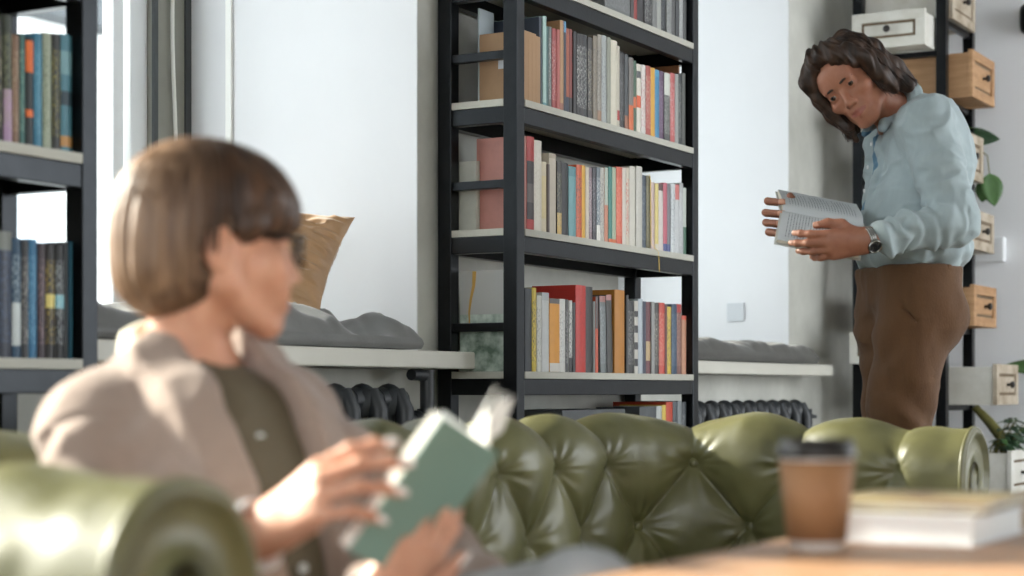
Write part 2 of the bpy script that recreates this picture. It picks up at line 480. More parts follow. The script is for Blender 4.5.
# ------------------------------------------------------------------ chesterfield sofa
def leather_mat():
    m, nt, b = _new('green_leather')
    tc = nt.nodes.new('ShaderNodeTexCoord')
    n = nt.nodes.new('ShaderNodeTexNoise'); n.inputs['Scale'].default_value = 7; n.inputs['Detail'].default_value = 5
    r = nt.nodes.new('ShaderNodeValToRGB')
    r.color_ramp.elements[0].position = 0.3; r.color_ramp.elements[1].position = 0.72
    r.color_ramp.elements[0].color = rgb(82, 81, 50); r.color_ramp.elements[1].color = rgb(110, 108, 70)
    v = nt.nodes.new('ShaderNodeTexVoronoi'); v.inputs['Scale'].default_value = 260; v.feature = 'DISTANCE_TO_EDGE'
    n2 = nt.nodes.new('ShaderNodeTexNoise'); n2.inputs['Scale'].default_value = 28; n2.inputs['Detail'].default_value = 4
    ad = nt.nodes.new('ShaderNodeMath'); ad.operation = 'MULTIPLY_ADD'; ad.inputs[1].default_value = 0.5
    bp = nt.nodes.new('ShaderNodeBump'); bp.inputs['Strength'].default_value = 0.16; bp.inputs['Distance'].default_value = 0.006
    L = nt.links.new
    for q in (n, v, n2): L(tc.outputs['Object'], q.inputs['Vector'])
    L(n.outputs['Fac'], r.inputs['Fac']); L(r.outputs['Color'], b.inputs['Base Color'])
    L(v.outputs['Distance'], ad.inputs[0]); L(n2.outputs['Fac'], ad.inputs[2]); L(ad.outputs[0], bp.inputs['Height']); L(bp.outputs['Normal'], b.inputs['Normal'])
    b.inputs['Roughness'].default_value = 0.42; b.inputs['Specular IOR Level'].default_value = 0.55
    b.inputs['Coat Weight'].default_value = 0.15; b.inputs['Coat Roughness'].default_value = 0.18
    return m
m_leather = leather_mat()
m_wood_dark = mat('dark_turned_wood', rgb(52, 34, 24), 0.4, var=0.2, vscale=14)
XL, XR, YB, YF = 1.405, 3.93, 1.83, 1.10           # inner faces of the arms and back, front of the arms
ZT, RR, ZS = 0.755, 0.108, 0.34                     # roll top, roll radius, where the padding meets the seat
base = (2.66, 1.5, 0)
sofa = thing('chesterfield_sofa', base, 'long green leather chesterfield sofa with deep buttoned back and rolled arms', 'sofa')
RC = 0.20                                          # inside corner radius
def path_pt(s):
    """inner-face path: left arm (front to back), back, right arm (back to front) -> point, outward normal"""
    la = YB - YF - RC; ca = RC * PI / 2; lb = XR - XL - 2 * RC
    if s < la: return np.array([XL, YF + s]), np.array([-1.0, 0])
    s -= la
    if s < ca:
        q = s / RC; return np.array([XL + RC - RC * math.cos(q), YB - RC + RC * math.sin(q)]), np.array([-math.cos(q), math.sin(q)])
    s -= ca
    if s < lb: return np.array([XL + RC + s, YB]), np.array([0.0, 1])
    s -= lb
    if s < ca:
        q = s / RC; return np.array([XR - RC + RC * math.sin(q), YB - RC + RC * math.cos(q)]), np.array([math.sin(q), math.cos(q)])
    s -= ca
    return np.array([XR, YB - RC - s]), np.array([1.0, 0])
S_LA = YB - YF - RC; S_C = RC * PI / 2; S_B = XR - XL - 2 * RC
S_TOT = 2 * S_LA + 2 * S_C + S_B
ZC0 = ZT - RR                                      # roll centre height
def profile(n_in=60, n_roll=110, n_out=24):
    """(outward distance, height, t along the padded length, fade) up the inner face, over the roll, down the outside"""
    out = []
    lean = 0.03
    for k in range(n_in):
        u = k / n_in; z = ZS + u * (ZC0 - ZS); out.append((-0.006 + lean * (1 - u) * 0 - 0.0, z, z - ZS, 1.0))
    L0 = ZC0 - ZS
    for k in range(n_roll):
        q = k / (n_roll - 1) * math.radians(248)
        out.append((RR - 0.006 - RR * math.cos(q), ZC0 + RR * math.sin(q), L0 + q * RR, 1.0))
    d1, z1 = out[-1][0], out[-1][1]
    for k in range(1, n_out + 1):
        u = k / n_out
        out.append((d1 + (0.145 - d1) * min(1, u * 6), z1 + (0.10 - z1) * u, L0 + math.radians(248) * RR + u * (z1 - 0.1), 0.0))
    return out
PROF = profile()
PITCH, T1, TQ = 0.244, ZC0 - ZS + 0.002, 0.150       # button spacing, top row (along the padding), row step
NS = 900
S0 = 0.018                                         # phase of the button rows
def sofa_surface():
    S = np.linspace(0, S_TOT, NS)
    base_p = np.array([path_pt(s)[0] for s in S]); nrm = np.array([path_pt(s)[1] for s in S])
    pr = np.array(PROF)
    d, z, t = pr[:, 0], pr[:, 1], pr[:, 2]
    s2, t2 = np.meshgrid(S, t, indexing='ij')
    x = (s2 - S0) / PITCH
    top = t2 > T1
    a = x + (t2 - T1) / (2 * TQ); b = x - (t2 - T1) / (2 * TQ)
    hd = np.sqrt(np.abs(np.sin(PI * a) * np.sin(PI * b)) + 1e-6)
    ht = np.abs(np.sin(PI * x)) ** 0.75
    h = np.where(top, ht, hd)
    Lend = t[-1]
    T_over = ZC0 - ZS + RR * math.radians(105)
    fade = np.clip(1 - (t2 - T_over) / 0.13, 0, 1)      # pleats die out over the roll
    fade = fade * fade * (3 - 2 * fade)
    fe = np.clip((np.minimum(s2, S_TOT - s2) - 0.06) / 0.16, 0, 1); fade = fade * fe * fe * (3 - 2 * fe)
    amp = 0.040 * fade
    disp = amp * (h - 0.72)
    # pull of each button, and the puckers that run out of it
    xr = np.round(x); rows = []
    for row in range(0, 4):
        off = 0.5 * (row % 2); tb = T1 - row * TQ
        xi = np.round(x - off) + off
        ds = (x - xi) * PITCH; dt = t2 - tb
        r2 = np.sqrt(ds * ds + dt * dt)
        disp -= 0.017 * fade * np.exp(-(r2 / 0.022) ** 2)
        th = np.arctan2(dt, ds)
        ph = _hash((xi * 2 + 40).astype(np.int64), np.full(xi.shape, row, np.int64), np.full(xi.shape, 5, np.int64)) * 6
        puck = np.sin(th * 11 + ph + 1.5 * np.sin(th * 3 + ph)) * np.exp(-((r2 - 0.045) / 0.04) ** 2) * np.clip(r2 / 0.03, 0, 1)
        disp += 0.0018 * puck * fade
    q = np.stack([s2 * 9, t2 * 9, 0 * s2], -1)
    disp += (vnoise(q) - 0.5) * 0.012 * np.clip(fade + 0.3, 0, 1) + (vnoise(q * 2.7 + 9) - 0.5) * 0.004
    # outward/up direction of the profile at each t
    dn = np.gradient(d); zn = np.gradient(z); ln = np.hypot(dn, zn) + 1e-9
    nd, nz = -zn / ln, dn / ln                          # surface normal in the (outward, up) plane, facing the sitter
    nd = np.where(np.arange(len(d)) >= len(d) - 22, nd, nd)
    drop = np.zeros(NS)
    for i, s in enumerate(S):
        e = max(0, S_LA - s) if s < S_TOT / 2 else max(0, s - (S_TOT - S_LA))
        drop[i] = 0.020 * (e / S_LA) ** 1.3
    D = d[None] + disp * nd[None]; Z = z[None] + disp * nz[None] - drop[:, None] * np.clip((z[None] - 0.3) / 0.4, 0, 1)
    Pxy = base_p[:, None, :] + nrm[:, None, :] * D[..., None]
    return S, np.concatenate([Pxy, Z[..., None]], -1)
S_ARR, SURF = sofa_surface()
i0 = int(np.searchsorted(S_ARR, S_LA + S_C / 2)); i1 = int(np.searchsorted(S_ARR, S_TOT - S_LA - S_C / 2))
for nm, a, b in (('arm', 0, i0), ('backrest', i0, i1), ('arm', i1, NS - 1)):
    g = MB(); g.grid(SURF[a:b + 1])
    o = build(nm, g, [m_leather], parent=sofa)
# buttons
for row in range(0, 2):
    off = 0.5 * (row % 2); tb = T1 - row * TQ
    j = int(np.argmin(np.abs(np.array(PROF)[:, 2] - tb)))
    for k in range(0, int(S_TOT / PITCH) + 1):
        s = S0 + (k + off) * PITCH
        if s > S_TOT - 0.15 or s < 0.15: continue
        i = int(np.searchsorted(S_ARR, s))
        p = SURF[i, j]; n2 = path_pt(s)[1]
        nv = np.array([-n2[0], -n2[1], 0.25 if row == 0 else 0.0]); nv /= np.linalg.norm(nv)
        g = MB(); g.lathe([(0.0135, -0.004), (0.0135, 0.002), (0.010, 0.006), (0.004, 0.008), (0.0005, 0.0085)], p + nv * 0.003, 14, axis=nv)
        build('tuft_button', g, [m_leather], parent=sofa)
# rolled fronts of the arms: padded scroll panel with a piped edge
for ia, xi, sg in ((0, XL, -1), (NS - 1, XR, 1)):
    ring = SURF[ia].copy()
    cen = np.array([xi + sg * (RR - 0.006), YF, ZC0 - 0.02])
    front = ring.copy(); front[:, 1] = YF - 0.004
    g = MB()
    pts = [ring]
    for sc_, dy in ((1.0, -0.012), (0.97, -0.02), (0.90, -0.022), (0.85, -0.010), (0.6, -0.012), (0.3, -0.014)):
        q = ring.copy()
        c = np.where(ring[:, 2:3] > ZC0 - RR, cen[None], np.array([[xi + sg * 0.07, YF, 0]]) + np.stack([0 * ring[:, 0], 0 * ring[:, 0], ring[:, 2]], -1))
        q = c + (ring - c) * sc_; q[:, 1] = YF + dy; pts.append(q)
    g.grid(pts)
    # close the middle
    b = len(g.v); g.v.append(tuple(cen + np.array([0, -0.014, 0])))
    last = pts[-1]; n = len(last)
    base_i = b - n
    for k in range(n - 1): g.f.append((base_i + k, base_i + k + 1, b)); g.m.append(0); g.sm.append(True)
    g.f.append((base_i + n - 1, base_i, b)); g.m.append(0); g.sm.append(True)
    build('scroll_panel', g, [m_leather], parent=sofa)
    pt = ring.copy(); pt[:, 1] = YF - 0.012
    g = MB(); g.tube(pt[::3], 0.006, 8); build('piping', g, [m_leather], parent=sofa)
# plinth, seat cushions, front rail, feet
g = MB(); g.box(XL - 0.14, XR + 0.14, YF + 0.02, YB + 0.14, 0.10, 0.20); g.box(XL + 0.001, XR - 0.001, YF + 0.03, YB, 0.19, 0.24)
build('plinth', g, [m_leather], parent=sofa, bevel=0.01)
def cushion(x0, x1, y0, y1, z0, z1, n=36, puff=0.02, seed=0):
    """soft box with crowned faces"""
    g = MB(); rngs = []
    xc, yc = (x0 + x1) / 2, (y0 + y1) / 2; hx, hy, hz = (x1 - x0) / 2, (y1 - y0) / 2, (z1 - z0) / 2; zc = (z0 + z1) / 2
    nu, nv = 48, 24; pts = []
    for j in range(nv + 1):
        ph = -PI / 2 + PI * j / nv; row = []
        for i in range(nu):
            th = 2 * PI * i / nu
            e1, e2 = 0.28, 0.45
            cp = lambda v, e: math.copysign(abs(v) ** e, v)
            row.append((xc + hx * cp(math.cos(ph), e2) * cp(math.cos(th), e1), yc + hy * cp(math.cos(ph), e2) * cp(math.sin(th), e1), zc + hz * cp(math.sin(ph), e2)))
        pts.append(row)
    g.grid(pts, close_v=True); return g
wseat = (XR - XL - 0.02) / 3
for k in range(3):
    build('seat_cushion', cushion(XL + 0.01 + k * wseat + 0.004, XL + 0.01 + (k + 1) * wseat - 0.004, YF + 0.0, YB - 0.02, 0.235, 0.362), [m_leather], parent=sofa)
for x in (XL - 0.06, XR + 0.06):
    for y in (YF + 0.07, YB + 0.07):
        g = MB(); g.lathe([(0.022, 0), (0.03, 0.02), (0.024, 0.05), (0.034, 0.075), (0.034, 0.105)], (x, y, 0), 20); build('foot', g, [m_wood_dark], parent=sofa)

# ------------------------------------------------------------------ wooden table with cup and books
m_table = mat('warm_table_wood', rgb(178, 138, 106), 0.42, var=0.16, vscale=3.2, stretch=(1, 14, 14), bump=0.04, bscale=14)
TZ = 0.64
root = thing('table', (2.4, 0.42, 0), 'light brown wooden table close to the camera carrying the paper cup', 'table')
g = MB(); g.box(1.15, 3.75, 0.03, 0.79, TZ - 0.035, TZ); build('table_top', g, [m_table], parent=root, bevel=0.004)
g = MB(); g.box(1.27, 3.63, 0.12, 0.14, TZ - 0.11, TZ - 0.036); g.box(1.27, 3.63, 0.68, 0.70, TZ - 0.11, TZ - 0.036); build('apron', g, [m_table], parent=root, bevel=0.003)
for x in (1.22, 3.62):
    for y in (0.09, 0.67):
        g = MB(); g.box(x, x + 0.055, y, y + 0.055, 0, TZ - 0.036); build('leg', g, [m_table], parent=root, bevel=0.004)
cc = (1.935, 0.700, TZ + 0.001)
m_kraft = mat('kraft_paper', rgb(168, 134, 100), 0.7, var=0.06, vscale=30)
cup = thing('paper_cup', cc, 'brown paper coffee cup with a black lid standing on the table', 'cup')
g = MB(); g.lathe([(0.0005, 0.004), (0.028, 0.004), (0.029, 0.0), (0.0305, 0.0), (0.0412, 0.108), (0.0405, 0.108)], cc, 48); build('cup_body', g, [mat('white_paper', rgb(238, 236, 232), 0.6)], parent=cup)
g = MB(); g.lathe([(0.0322, 0.010), (0.0332, 0.010), (0.0425, 0.100), (0.0415, 0.100), (0.0322, 0.010)], cc, 48, caps=False); build('sleeve', g, [mat('cup_sleeve', rgb(152, 110, 74), 0.7, var=0.06, vscale=30)], parent=cup)
g = MB(); g.lathe([(0.0425, 0.103), (0.0445, 0.103), (0.0450, 0.1075), (0.0440, 0.111), (0.0430, 0.112), (0.0415, 0.122), (0.0385, 0.1235), (0.036, 0.119), (0.012, 0.118), (0.0005, 0.118)], cc, 48)
build('lid', g, [mat('black_plastic', rgb(34, 32, 31), 0.35)], parent=cup)
m_page = mat('book_pages', rgb(226, 220, 205), 0.8, var=0.06, vscale=4, stretch=(40, 40, 400))
def flat_book(name, c, lx, ly, h, rot, cover, label, group=None, pages=None):
    """closed book lying on its side, spine along the local x axis"""
    c = np.array(c, float); ca, sa = math.cos(rot), math.sin(rot)
    ax, ay = np.array([ca, sa, 0]), np.array([-sa, ca, 0]); az = np.array([0, 0, 1.0])
    root = thing(name, tuple(c), label, 'book', group)
    g = MB(); t = 0.003
    g.obox(c + az * t / 2, ax * lx / 2, ay * ly / 2, az * t / 2); g.obox(c + az * (h - t / 2), ax * lx / 2, ay * ly / 2, az * t / 2)
    g.obox(c + az * h / 2 - ay * (ly / 2 - t / 2), ax * lx / 2, ay * t / 2, az * h / 2)
    build('cover', g, [cover], parent=root, bevel=0.001)
    g = MB(); g.obox(c + az * h / 2 + ay * 0.001, ax * (lx / 2 - 0.004), ay * (ly / 2 - 0.005), az * (h / 2 - t - 0.0002)); build('page_block', g, [pages or m_page], parent=root)
    return root
flat_book('book', (2.155, 0.632, TZ + 0.001), 0.235, 0.165, 0.034, PI, mat('white_cover', rgb(232, 234, 236), 0.45), 'thick white book at the bottom of the stack beside the cup', pages=mat('white_pages', rgb(240, 240, 238), 0.7))
flat_book('magazine', (2.19, 0.650, TZ + 0.0365), 0.27, 0.20, 0.013, PI + 0.06, mat('mustard_cover', rgb(190, 174, 128), 0.5, col2=rgb(120, 92, 70), vscale=9), 'mustard yellow magazine lying on top of the thick white book')
flat_book('book', (2.215, 0.418, TZ + 0.001), 0.22, 0.15, 0.022, PI - 0.05, mat('grey_cover', rgb(150, 152, 152), 0.5), 'grey book lying on the table beside the white one')
# ------------------------------------------------------------------ cast iron radiators under the window seats
def make_radiator(x1, n, zt, label, name='radiator'):
    """old column radiator; x1 is the end that carries the valve"""
    root = thing(name, (x1 - n * 0.0625, 2.66, 0), label, 'radiator', 'cast iron radiators under the window seats')
    z0, pitch, y = 0.16, 0.125, 2.665
    for k in range(n):
        xc = x1 - pitch * (k + 0.5)
        g = MB()
        for yy in (-0.052, 0.0, 0.052):      # three columns of one section
            pr = []
            for a in np.linspace(0, 2 * PI, 14, endpoint=False): pass
            path = [(xc, y + yy * 0.5, z0 + 0.02), (xc, y + yy, z0 + 0.09), (xc, y + yy, z0 + 0.2), (xc, y + yy, zt - 0.16), (xc, y + yy * 0.95, zt - 0.07), (xc, y + yy * 0.55, zt - 0.02)]
            g.tube(path, [0.02, 0.026, 0.026, 0.026, 0.027, 0.02], 12)
        for zz in (z0 + 0.045, zt - 0.045):  # hubs that join the sections
            g.lathe([(0.03, -pitch / 2 + 0.002), (0.034, -0.03), (0.04, 0), (0.034, 0.03), (0.03, pitch / 2 - 0.002)], (xc, y, zz), 16, axis=(1, 0, 0))
        g.lathe([(0.0005, 0.036), (0.016, 0.032), (0.045, 0.012), (0.05, -0.02), (0.045, -0.05)], (xc, y, zt - 0.036), 18, caps=False)
        build('radiator_section', g, [m_iron], parent=root)
    for xc in (x1 - pitch / 2, x1 - pitch * (n - 0.5)):
        g = MB(); g.tube([(xc, y, 0.0), (xc, y, 0.10), (xc, y, z0 + 0.04)], [0.026, 0.018, 0.03], 12); build('foot', g, [m_iron], parent=root)
    g = MB(); g.lathe([(0.03, 0), (0.03, 0.012), (0.018, 0.018), (0.018, 0.065), (0.026, 0.068), (0.026, 0.085)], (x1, y, zt - 0.10), 16, axis=(1, 0, 0))
    build('valve', g, [m_iron], parent=root)
    return root, y
rad1, ry = make_radiator(4.10, 9, 0.838, 'black cast iron radiator below the pillow seat, joined to a vertical pipe')
g = MB(); g.tube([(4.10 + 0.06, ry, 0.738), (4.232, ry, 0.738)], 0.02, 12); g.tube([(4.232, ry, 0.0), (4.232, ry, SILL - 0.052)], 0.02, 14)
g.lathe([(0.028, -0.03), (0.03, 0), (0.028, 0.03)], (4.232, ry, 0.738), 16); g.lathe([(0.026, -0.02), (0.026, 0.02)], (4.232, ry, 0.60), 16)
g.tube([(4.232, ry, 0.86), (4.18, ry, 0.862), (4.15, ry, 0.862)], 0.016, 10)
build('supply_pipe', g, [m_iron], parent=rad1)
rad2, ry = make_radiator(7.16, 10, 0.782, 'black cast iron radiator below the bare window seat, with a handwheel valve')
g = MB(); g.tube([(7.24, ry, 0.682), (7.275, ry, 0.682), (7.275, ry, 0.0)], 0.013, 12)
g.lathe([(0.03, 0), (0.033, 0.012), (0.012, 0.018), (0.012, 0.04)], (7.275, ry, 0.70), 14)
build('handwheel_pipe', g, [m_iron], parent=rad2)

# ------------------------------------------------------------------ seat pads and the pillow
m_pad = mat('charcoal_quilt', rgb(108, 108, 106), 0.6, var=0.25, vscale=9, bump=0.15, bscale=240, sheen=0.3)
m_pad2 = mat('dark_quilt', rgb(84, 83, 78), 0.8, var=0.25, vscale=9, bump=0.15, bscale=240, sheen=0.2)
def seat_pad(x0, x1, y0, y1, z, th, m, label, seed, crumple):
    """thin quilted pad with a crumpled top and stitched lines"""
    nx, ny = 150, 60
    X, Y = np.meshgrid(np.linspace(0, 1, nx), np.linspace(0, 1, ny), indexing='ij')
    wx, wy = x1 - x0, y1 - y0
    q = np.stack([X * wx * 3.2 + seed, Y * wy * 3.2, 0 * X], -1)
    n1 = vnoise(q); n2 = vnoise(q * 2.3 + 5)
    ridge = 1 - np.abs(2 * vnoise(q * 1.7 + np.stack([n1, n1, n1], -1) * 1.5) - 1)
    ed = np.minimum(np.minimum(X, 1 - X) * wx, np.minimum(Y, 1 - Y) * wy)
    round_ = np.sqrt(np.clip(1 - (1 - np.clip(ed / 0.05, 0, 1)) ** 2, 0, 1))
    st = np.exp(-((((X * wx + Y * wy * 0.6) / 0.21) % 1 - 0.5) / 0.06) ** 2) + np.exp(-((((X * wx - Y * wy * 0.6) / 0.21) % 1 - 0.5) / 0.06) ** 2)
    top = z + th * (0.5 + 0.5 * round_) + crumple * (0.9 * (n1 - 0.5) + 0.9 * (ridge - 0.55) + 0.35 * (n2 - 0.5)) * round_ - 0.007 * st * round_
    top = np.maximum(top, z + 0.012)
    wob = (vnoise(np.stack([X * wx * 4 + seed, Y * 0 + 3, 0 * X], -1)) - 0.5) * 0.04
    wob2 = (vnoise(np.stack([Y * wy * 5 + seed, Y * 0 + 8, 0 * X], -1)) - 0.5) * 0.03
    px = x0 + X * wx + wob2 * (X > 0.9) * (X - 0.9) * 10
    py = y0 + Y * wy + np.minimum(wob, 0.0) * 0
    g = MB(); g.grid(np.stack([px, py, top], -1))
    bot = np.stack([px, py, 0 * px + z + 0.002], -1)
    g.grid(bot[::-1])
    loop_t = np.concatenate([np.stack([px, py, top], -1)[:, 0], np.stack([px, py, top], -1)[-1, 1:], np.stack([px, py, top], -1)[::-1, -1][1:], np.stack([px, py, top], -1)[0, ::-1][1:]])
    loop_b = loop_t.copy(); loop_b[:, 2] = z + 0.002
    cx_, cy_ = (x0 + x1) / 2, (y0 + y1) / 2
    mid = (loop_t + loop_b) / 2; dv = mid[:, :2] - np.array([cx_, cy_]); ax_ = np.abs(dv) / np.array([wx / 2, wy / 2])
    out = np.where(ax_ > 0.995, np.sign(dv), 0) * 0.014; mid[:, :2] += out
    g.grid(np.stack([loop_t, mid, loop_b], 0))
    o = build('seat_pad', g, [m], base=(cx_, cy_, z))
    add_props(o, label, 'cushion', 'quilted pads on the window seats')
    md = o.modifiers.new('smooth', 'SUBSURF'); md.levels = 0; md.render_levels = 1
    return o
seat_pad(2.80, 4.165, 2.63, 3.50, SILL + 0.001, 0.066, m_pad, 'crumpled grey quilted pad on the window seat beneath the tan pillow', 2.0, 0.105)
seat_pad(5.80, 7.235, 2.615, 3.50, SILL + 0.001, 0.078, m_pad2, 'dark grey quilted pad on the empty window seat beyond the bookcase', 31.0, 0.03)

m_tan = mat('tan_satin', rgb(172, 134, 94), 0.42, var=0.15, vscale=14, bump=0.1, bscale=300, sheen=0.3)
def pillow(c, ax, ay, az, w, h, t, m, label):
    """stuffed square pillow: ax across, az up, ay through it"""
    n = 80
    U, V = np.meshgrid(np.linspace(-1, 1, n), np.linspace(-1, 1, n), indexing='ij')
    pin = 1 - 0.10 * (1 - U ** 2) * 0 ; k = 0.085
    X = U * (1 - k * (1 - V ** 2) ** 1.0 * 1.0) ; Z = V * (1 - k * (1 - U ** 2))
    prof = (np.clip(1 - np.abs(U) ** 2.6, 0, 1) * np.clip(1 - np.abs(V) ** 2.6, 0, 1)) ** 0.55
    q = np.stack([U * 2.2 + 3, V * 4.5, 0 * U], -1)
    n1 = vnoise(q); rid = 1 - np.abs(2 * vnoise(q * 1.6 + np.stack([n1] * 3, -1) * 2.2) - 1)
    wr = (rid - 0.5) * 0.03 + (n1 - 0.5) * 0.03
    ps = []
    for sg in (1, -1):
        T = sg * (t * prof + wr * np.clip(prof * 1.6, 0, 1) * (1 if sg < 0 else 0.8))
        ps.append(np.array(c) + X[..., None] * w * np.array(ax) + Z[..., None] * h * np.array(az) + T[..., None] * np.array(ay))
    g = MB(); g.grid(ps[0]); g.grid(ps[1][::-1])
    return add_props(build('pillow', g, [m], base=tuple(np.array(c) - np.array(az) * h)), label, 'pillow')
pc = np.array([3.97, 3.04, SILL + 0.092 + 0.165])
pa = np.array([0.34, -0.94, 0.0]); pa /= np.linalg.norm(pa)
pz = np.array([0.56, 0.13, 0.82]); pz -= pa * pz.dot(pa); pz /= np.linalg.norm(pz)
# tip the pillow on its lower corner a little
tl = math.radians(-8); pa, pz = pa * math.cos(tl) + pz * math.sin(tl), pz * math.cos(tl) - pa * math.sin(tl)
py_ = np.cross(pz, pa)
pillow(pc, pa, py_, pz, 0.225, 0.172, 0.075, m_tan, 'creased tan satin pillow leaning against the white window reveal')

# ------------------------------------------------------------------ tower of old drawers in the corner
m_dwhite = mat('chipped_white_paint', rgb(224, 223, 216), 0.6, col2=rgb(200, 196, 184), vscale=5, bump=0.2, bscale=40, detail=8)
m_dwood = mat('bare_drawer_wood', rgb(186, 146, 106), 0.6, col2=rgb(160, 120, 82), vscale=3.5, stretch=(3, 1, 14), bump=0.1, bscale=30)
m_dworn = mat('worn_groove', rgb(120, 102, 80), 0.8, var=0.3, vscale=20)
m_dknob = mat('dark_knob', rgb(36, 32, 30), 0.4)
TX0, TX1, TY0, TY1 = 7.70, 8.17, 2.20, 2.62
tower = thing('shelving_tower', (7.93, 2.41, 0), 'narrow black steel tower holding old drawers in the room corner', 'shelving')
for xa in (TX0, TX1 - 0.045):
    for ya in (TY0, TY1 - 0.045):
        g = MB(); g.box(xa, xa + 0.045, ya, ya + 0.045, 0, 3.1); build('post', g, [m_black], parent=tower, bevel=0.002)
def rails(z, side=True):
    for ya in (TY0 + 0.012, TY1 - 0.034):
        g = MB(); g.box(TX0 + 0.045, TX1 - 0.045, ya, ya + 0.022, z - 0.024, z); build('rail', g, [m_black], parent=tower, bevel=0.002)
    for xa in ((TX0 + 0.012, TX1 - 0.034) if side else ()):
        g = MB(); g.box(xa, xa + 0.022, TY0 + 0.045, TY1 - 0.045, z - 0.024, z); build('rail', g, [m_black], parent=tower, bevel=0.002)
def drawer(kind, face, fpos, lat0, lat1, z0, z1, length, label, wood, front_mat=None):
    """open box with a panelled front; face '-y' or '-x'; fpos = plane of the front, lat = extent along the front"""
    m = m_dwood if wood else m_dwhite
    def T(a, d, z):          # lateral, depth behind the front, height -> world
        return (a, fpos + d, z) if face == '-y' else (fpos + d, lat0 + lat1 - a, z)
    def tb(g, a0, a1, d0, d1, zz0, zz1, mi=0):
        p, q = T(a0, d0, zz0), T(a1, d1, zz1)
        g.box(min(p[0], q[0]), max(p[0], q[0]), min(p[1], q[1]), max(p[1], q[1]), zz0, zz1, mi)
    base = T((lat0 + lat1) / 2, length / 2, z0)
    root = thing('drawer_box', base, label, 'drawer', 'old drawers stacked in the corner tower')
    w, h = lat1 - lat0, z1 - z0; t = 0.012
    g = MB()
    tb(g, lat0 + 0.006, lat0 + 0.006 + t, 0.02, length, z0, z1 - 0.012); tb(g, lat1 - 0.006 - t, lat1 - 0.006, 0.02, length, z0, z1 - 0.012)
    tb(g, lat0 + 0.006 + t, lat1 - 0.006 - t, length - t, length, z0, z1 - 0.012); tb(g, lat0 + 0.006 + t, lat1 - 0.006 - t, 0.02, length - t, z0 + 0.008, z0 + 0.016)
    build('box', g, [m], parent=root, bevel=0.0015)
    g = MB()      # front: frame, sunk field, raised centre
    b = 0.042 if h > 0.14 else 0.032
    tb(g, lat0, lat1, 0.0, 0.02, z0, z0 + b); tb(g, lat0, lat1, 0.0, 0.02, z1 - b, z1)
    tb(g, lat0, lat0 + b, 0.0, 0.02, z0 + b, z1 - b); tb(g, lat1 - b, lat1, 0.0, 0.02, z0 + b, z1 - b)
    tb(g, lat0 + b, lat1 - b, 0.009, 0.02, z0 + b, z1 - b, 1)
    tb(g, lat0 + b + 0.012, lat1 - b - 0.012, 0.004, 0.012, z0 + b + 0.012, z1 - b - 0.012)
    build('front', g, [front_mat or m, m_dworn], parent=root, bevel=0.002)
    kc = np.array(T((lat0 + lat1) / 2, 0.004, (z0 + z1) / 2)); ax = (0, -1, 0) if face == '-y' else (-1, 0, 0)
    g = MB(); g.lathe([(0.007, 0), (0.006, 0.012), (0.014, 0.018), (0.016, 0.026), (0.011, 0.032), (0.0005, 0.034)], kc, 16, axis=ax)
    build('knob', g, [m_dknob], parent=root)
    return root
m_face_worn = mat('worn_drawer_front', rgb(196, 184, 166), 0.65, col2=rgb(150, 134, 112), vscale=9, detail=8)
DY = [  # front plane y, z0, z1, length, wood, label
    (2.185, 2.437, 2.64, 0.40, False, 'white drawer at the very top of the tower, cut by the picture edge'),
    (2.098, 2.09, 2.295, 0.40, True, 'bare wood drawer highest of the two bare ones, sticking out of the tower'),
    (2.148, 1.752, 1.955, 0.40, False, 'white drawer level with the shoulder of the standing man, leaf above it'),
    (2.10, 1.432, 1.605, 0.40, False, 'white drawer level with the elbow of the standing man, beside the wall box'),
    (2.09, 1.098, 1.277, 0.50, True, 'bare wood drawer level with the brown trousers, lower of the two'),
    (1.992, 0.755, 0.932, 0.50, False, 'white drawer sticking out farthest, just above the potted foliage'),
]
for y, z0, z1, ln, wd_, lb in DY:
    drawer('y', '-y', y, TX0 + 0.05, TX1 - 0.05, z0, z1, ln, lb, wd_, None if wd_ else m_face_worn)
    rails(z0 - 0.001, z0 < 2.4)
for x, z0, z1, ln, lb in (
    (7.55, 2.297, 2.452, 0.185, 'wide white drawer with a round black knob above the hair of the standing man'),
    (7.58, 1.957, 2.060, 0.34, 'white drawer mostly hidden behind the head of the standing man'),
    (7.52, 0.934, 1.070, 0.34, 'white drawer at the thigh of the standing man, mint bowl on it'),
):
    drawer('x', '-x', x, TY0 + 0.048, TY1 - 0.048, z0, z1, ln, lb, False)
rails(2.66); rails(1.71);
g = MB(); g.box(TX0 + 0.012, TX0 + 0.034, TY0 + 0.045, TY1 - 0.045, 2.272, 2.2955); build('rail', g, [m_black], parent=tower)
rails(0.36)
pl = drawer('y', '-y', 1.93, TX0 + 0.05, TX1 - 0.05, 0.362, 0.560, 0.5, 'white drawer lowest in the tower, filled with leafy green plants', False)
g = MB(); g.box(TX0 + 0.07, TX1 - 0.07, 1.965, 2.40, 0.38, 0.525); build('soil', g, [mat('potting_soil', rgb(52, 40, 30), 0.95, var=0.5, vscale=60)], parent=pl)
bc = (7.575, 2.40, 1.0715)
g = MB(); g.lathe([(0.0005, 0.003), (0.028, 0.003), (0.032, 0.0), (0.04, 0.01), (0.062, 0.045), (0.068, 0.078), (0.066, 0.080), (0.060, 0.05), (0.036, 0.012), (0.0005, 0.01)], bc, 36)
add_props(build('bowl', g, [mat('mint_glaze', rgb(196, 216, 206), 0.25)], base=bc), 'pale mint bowl on the white drawer beside the brown trousers', 'bowl')

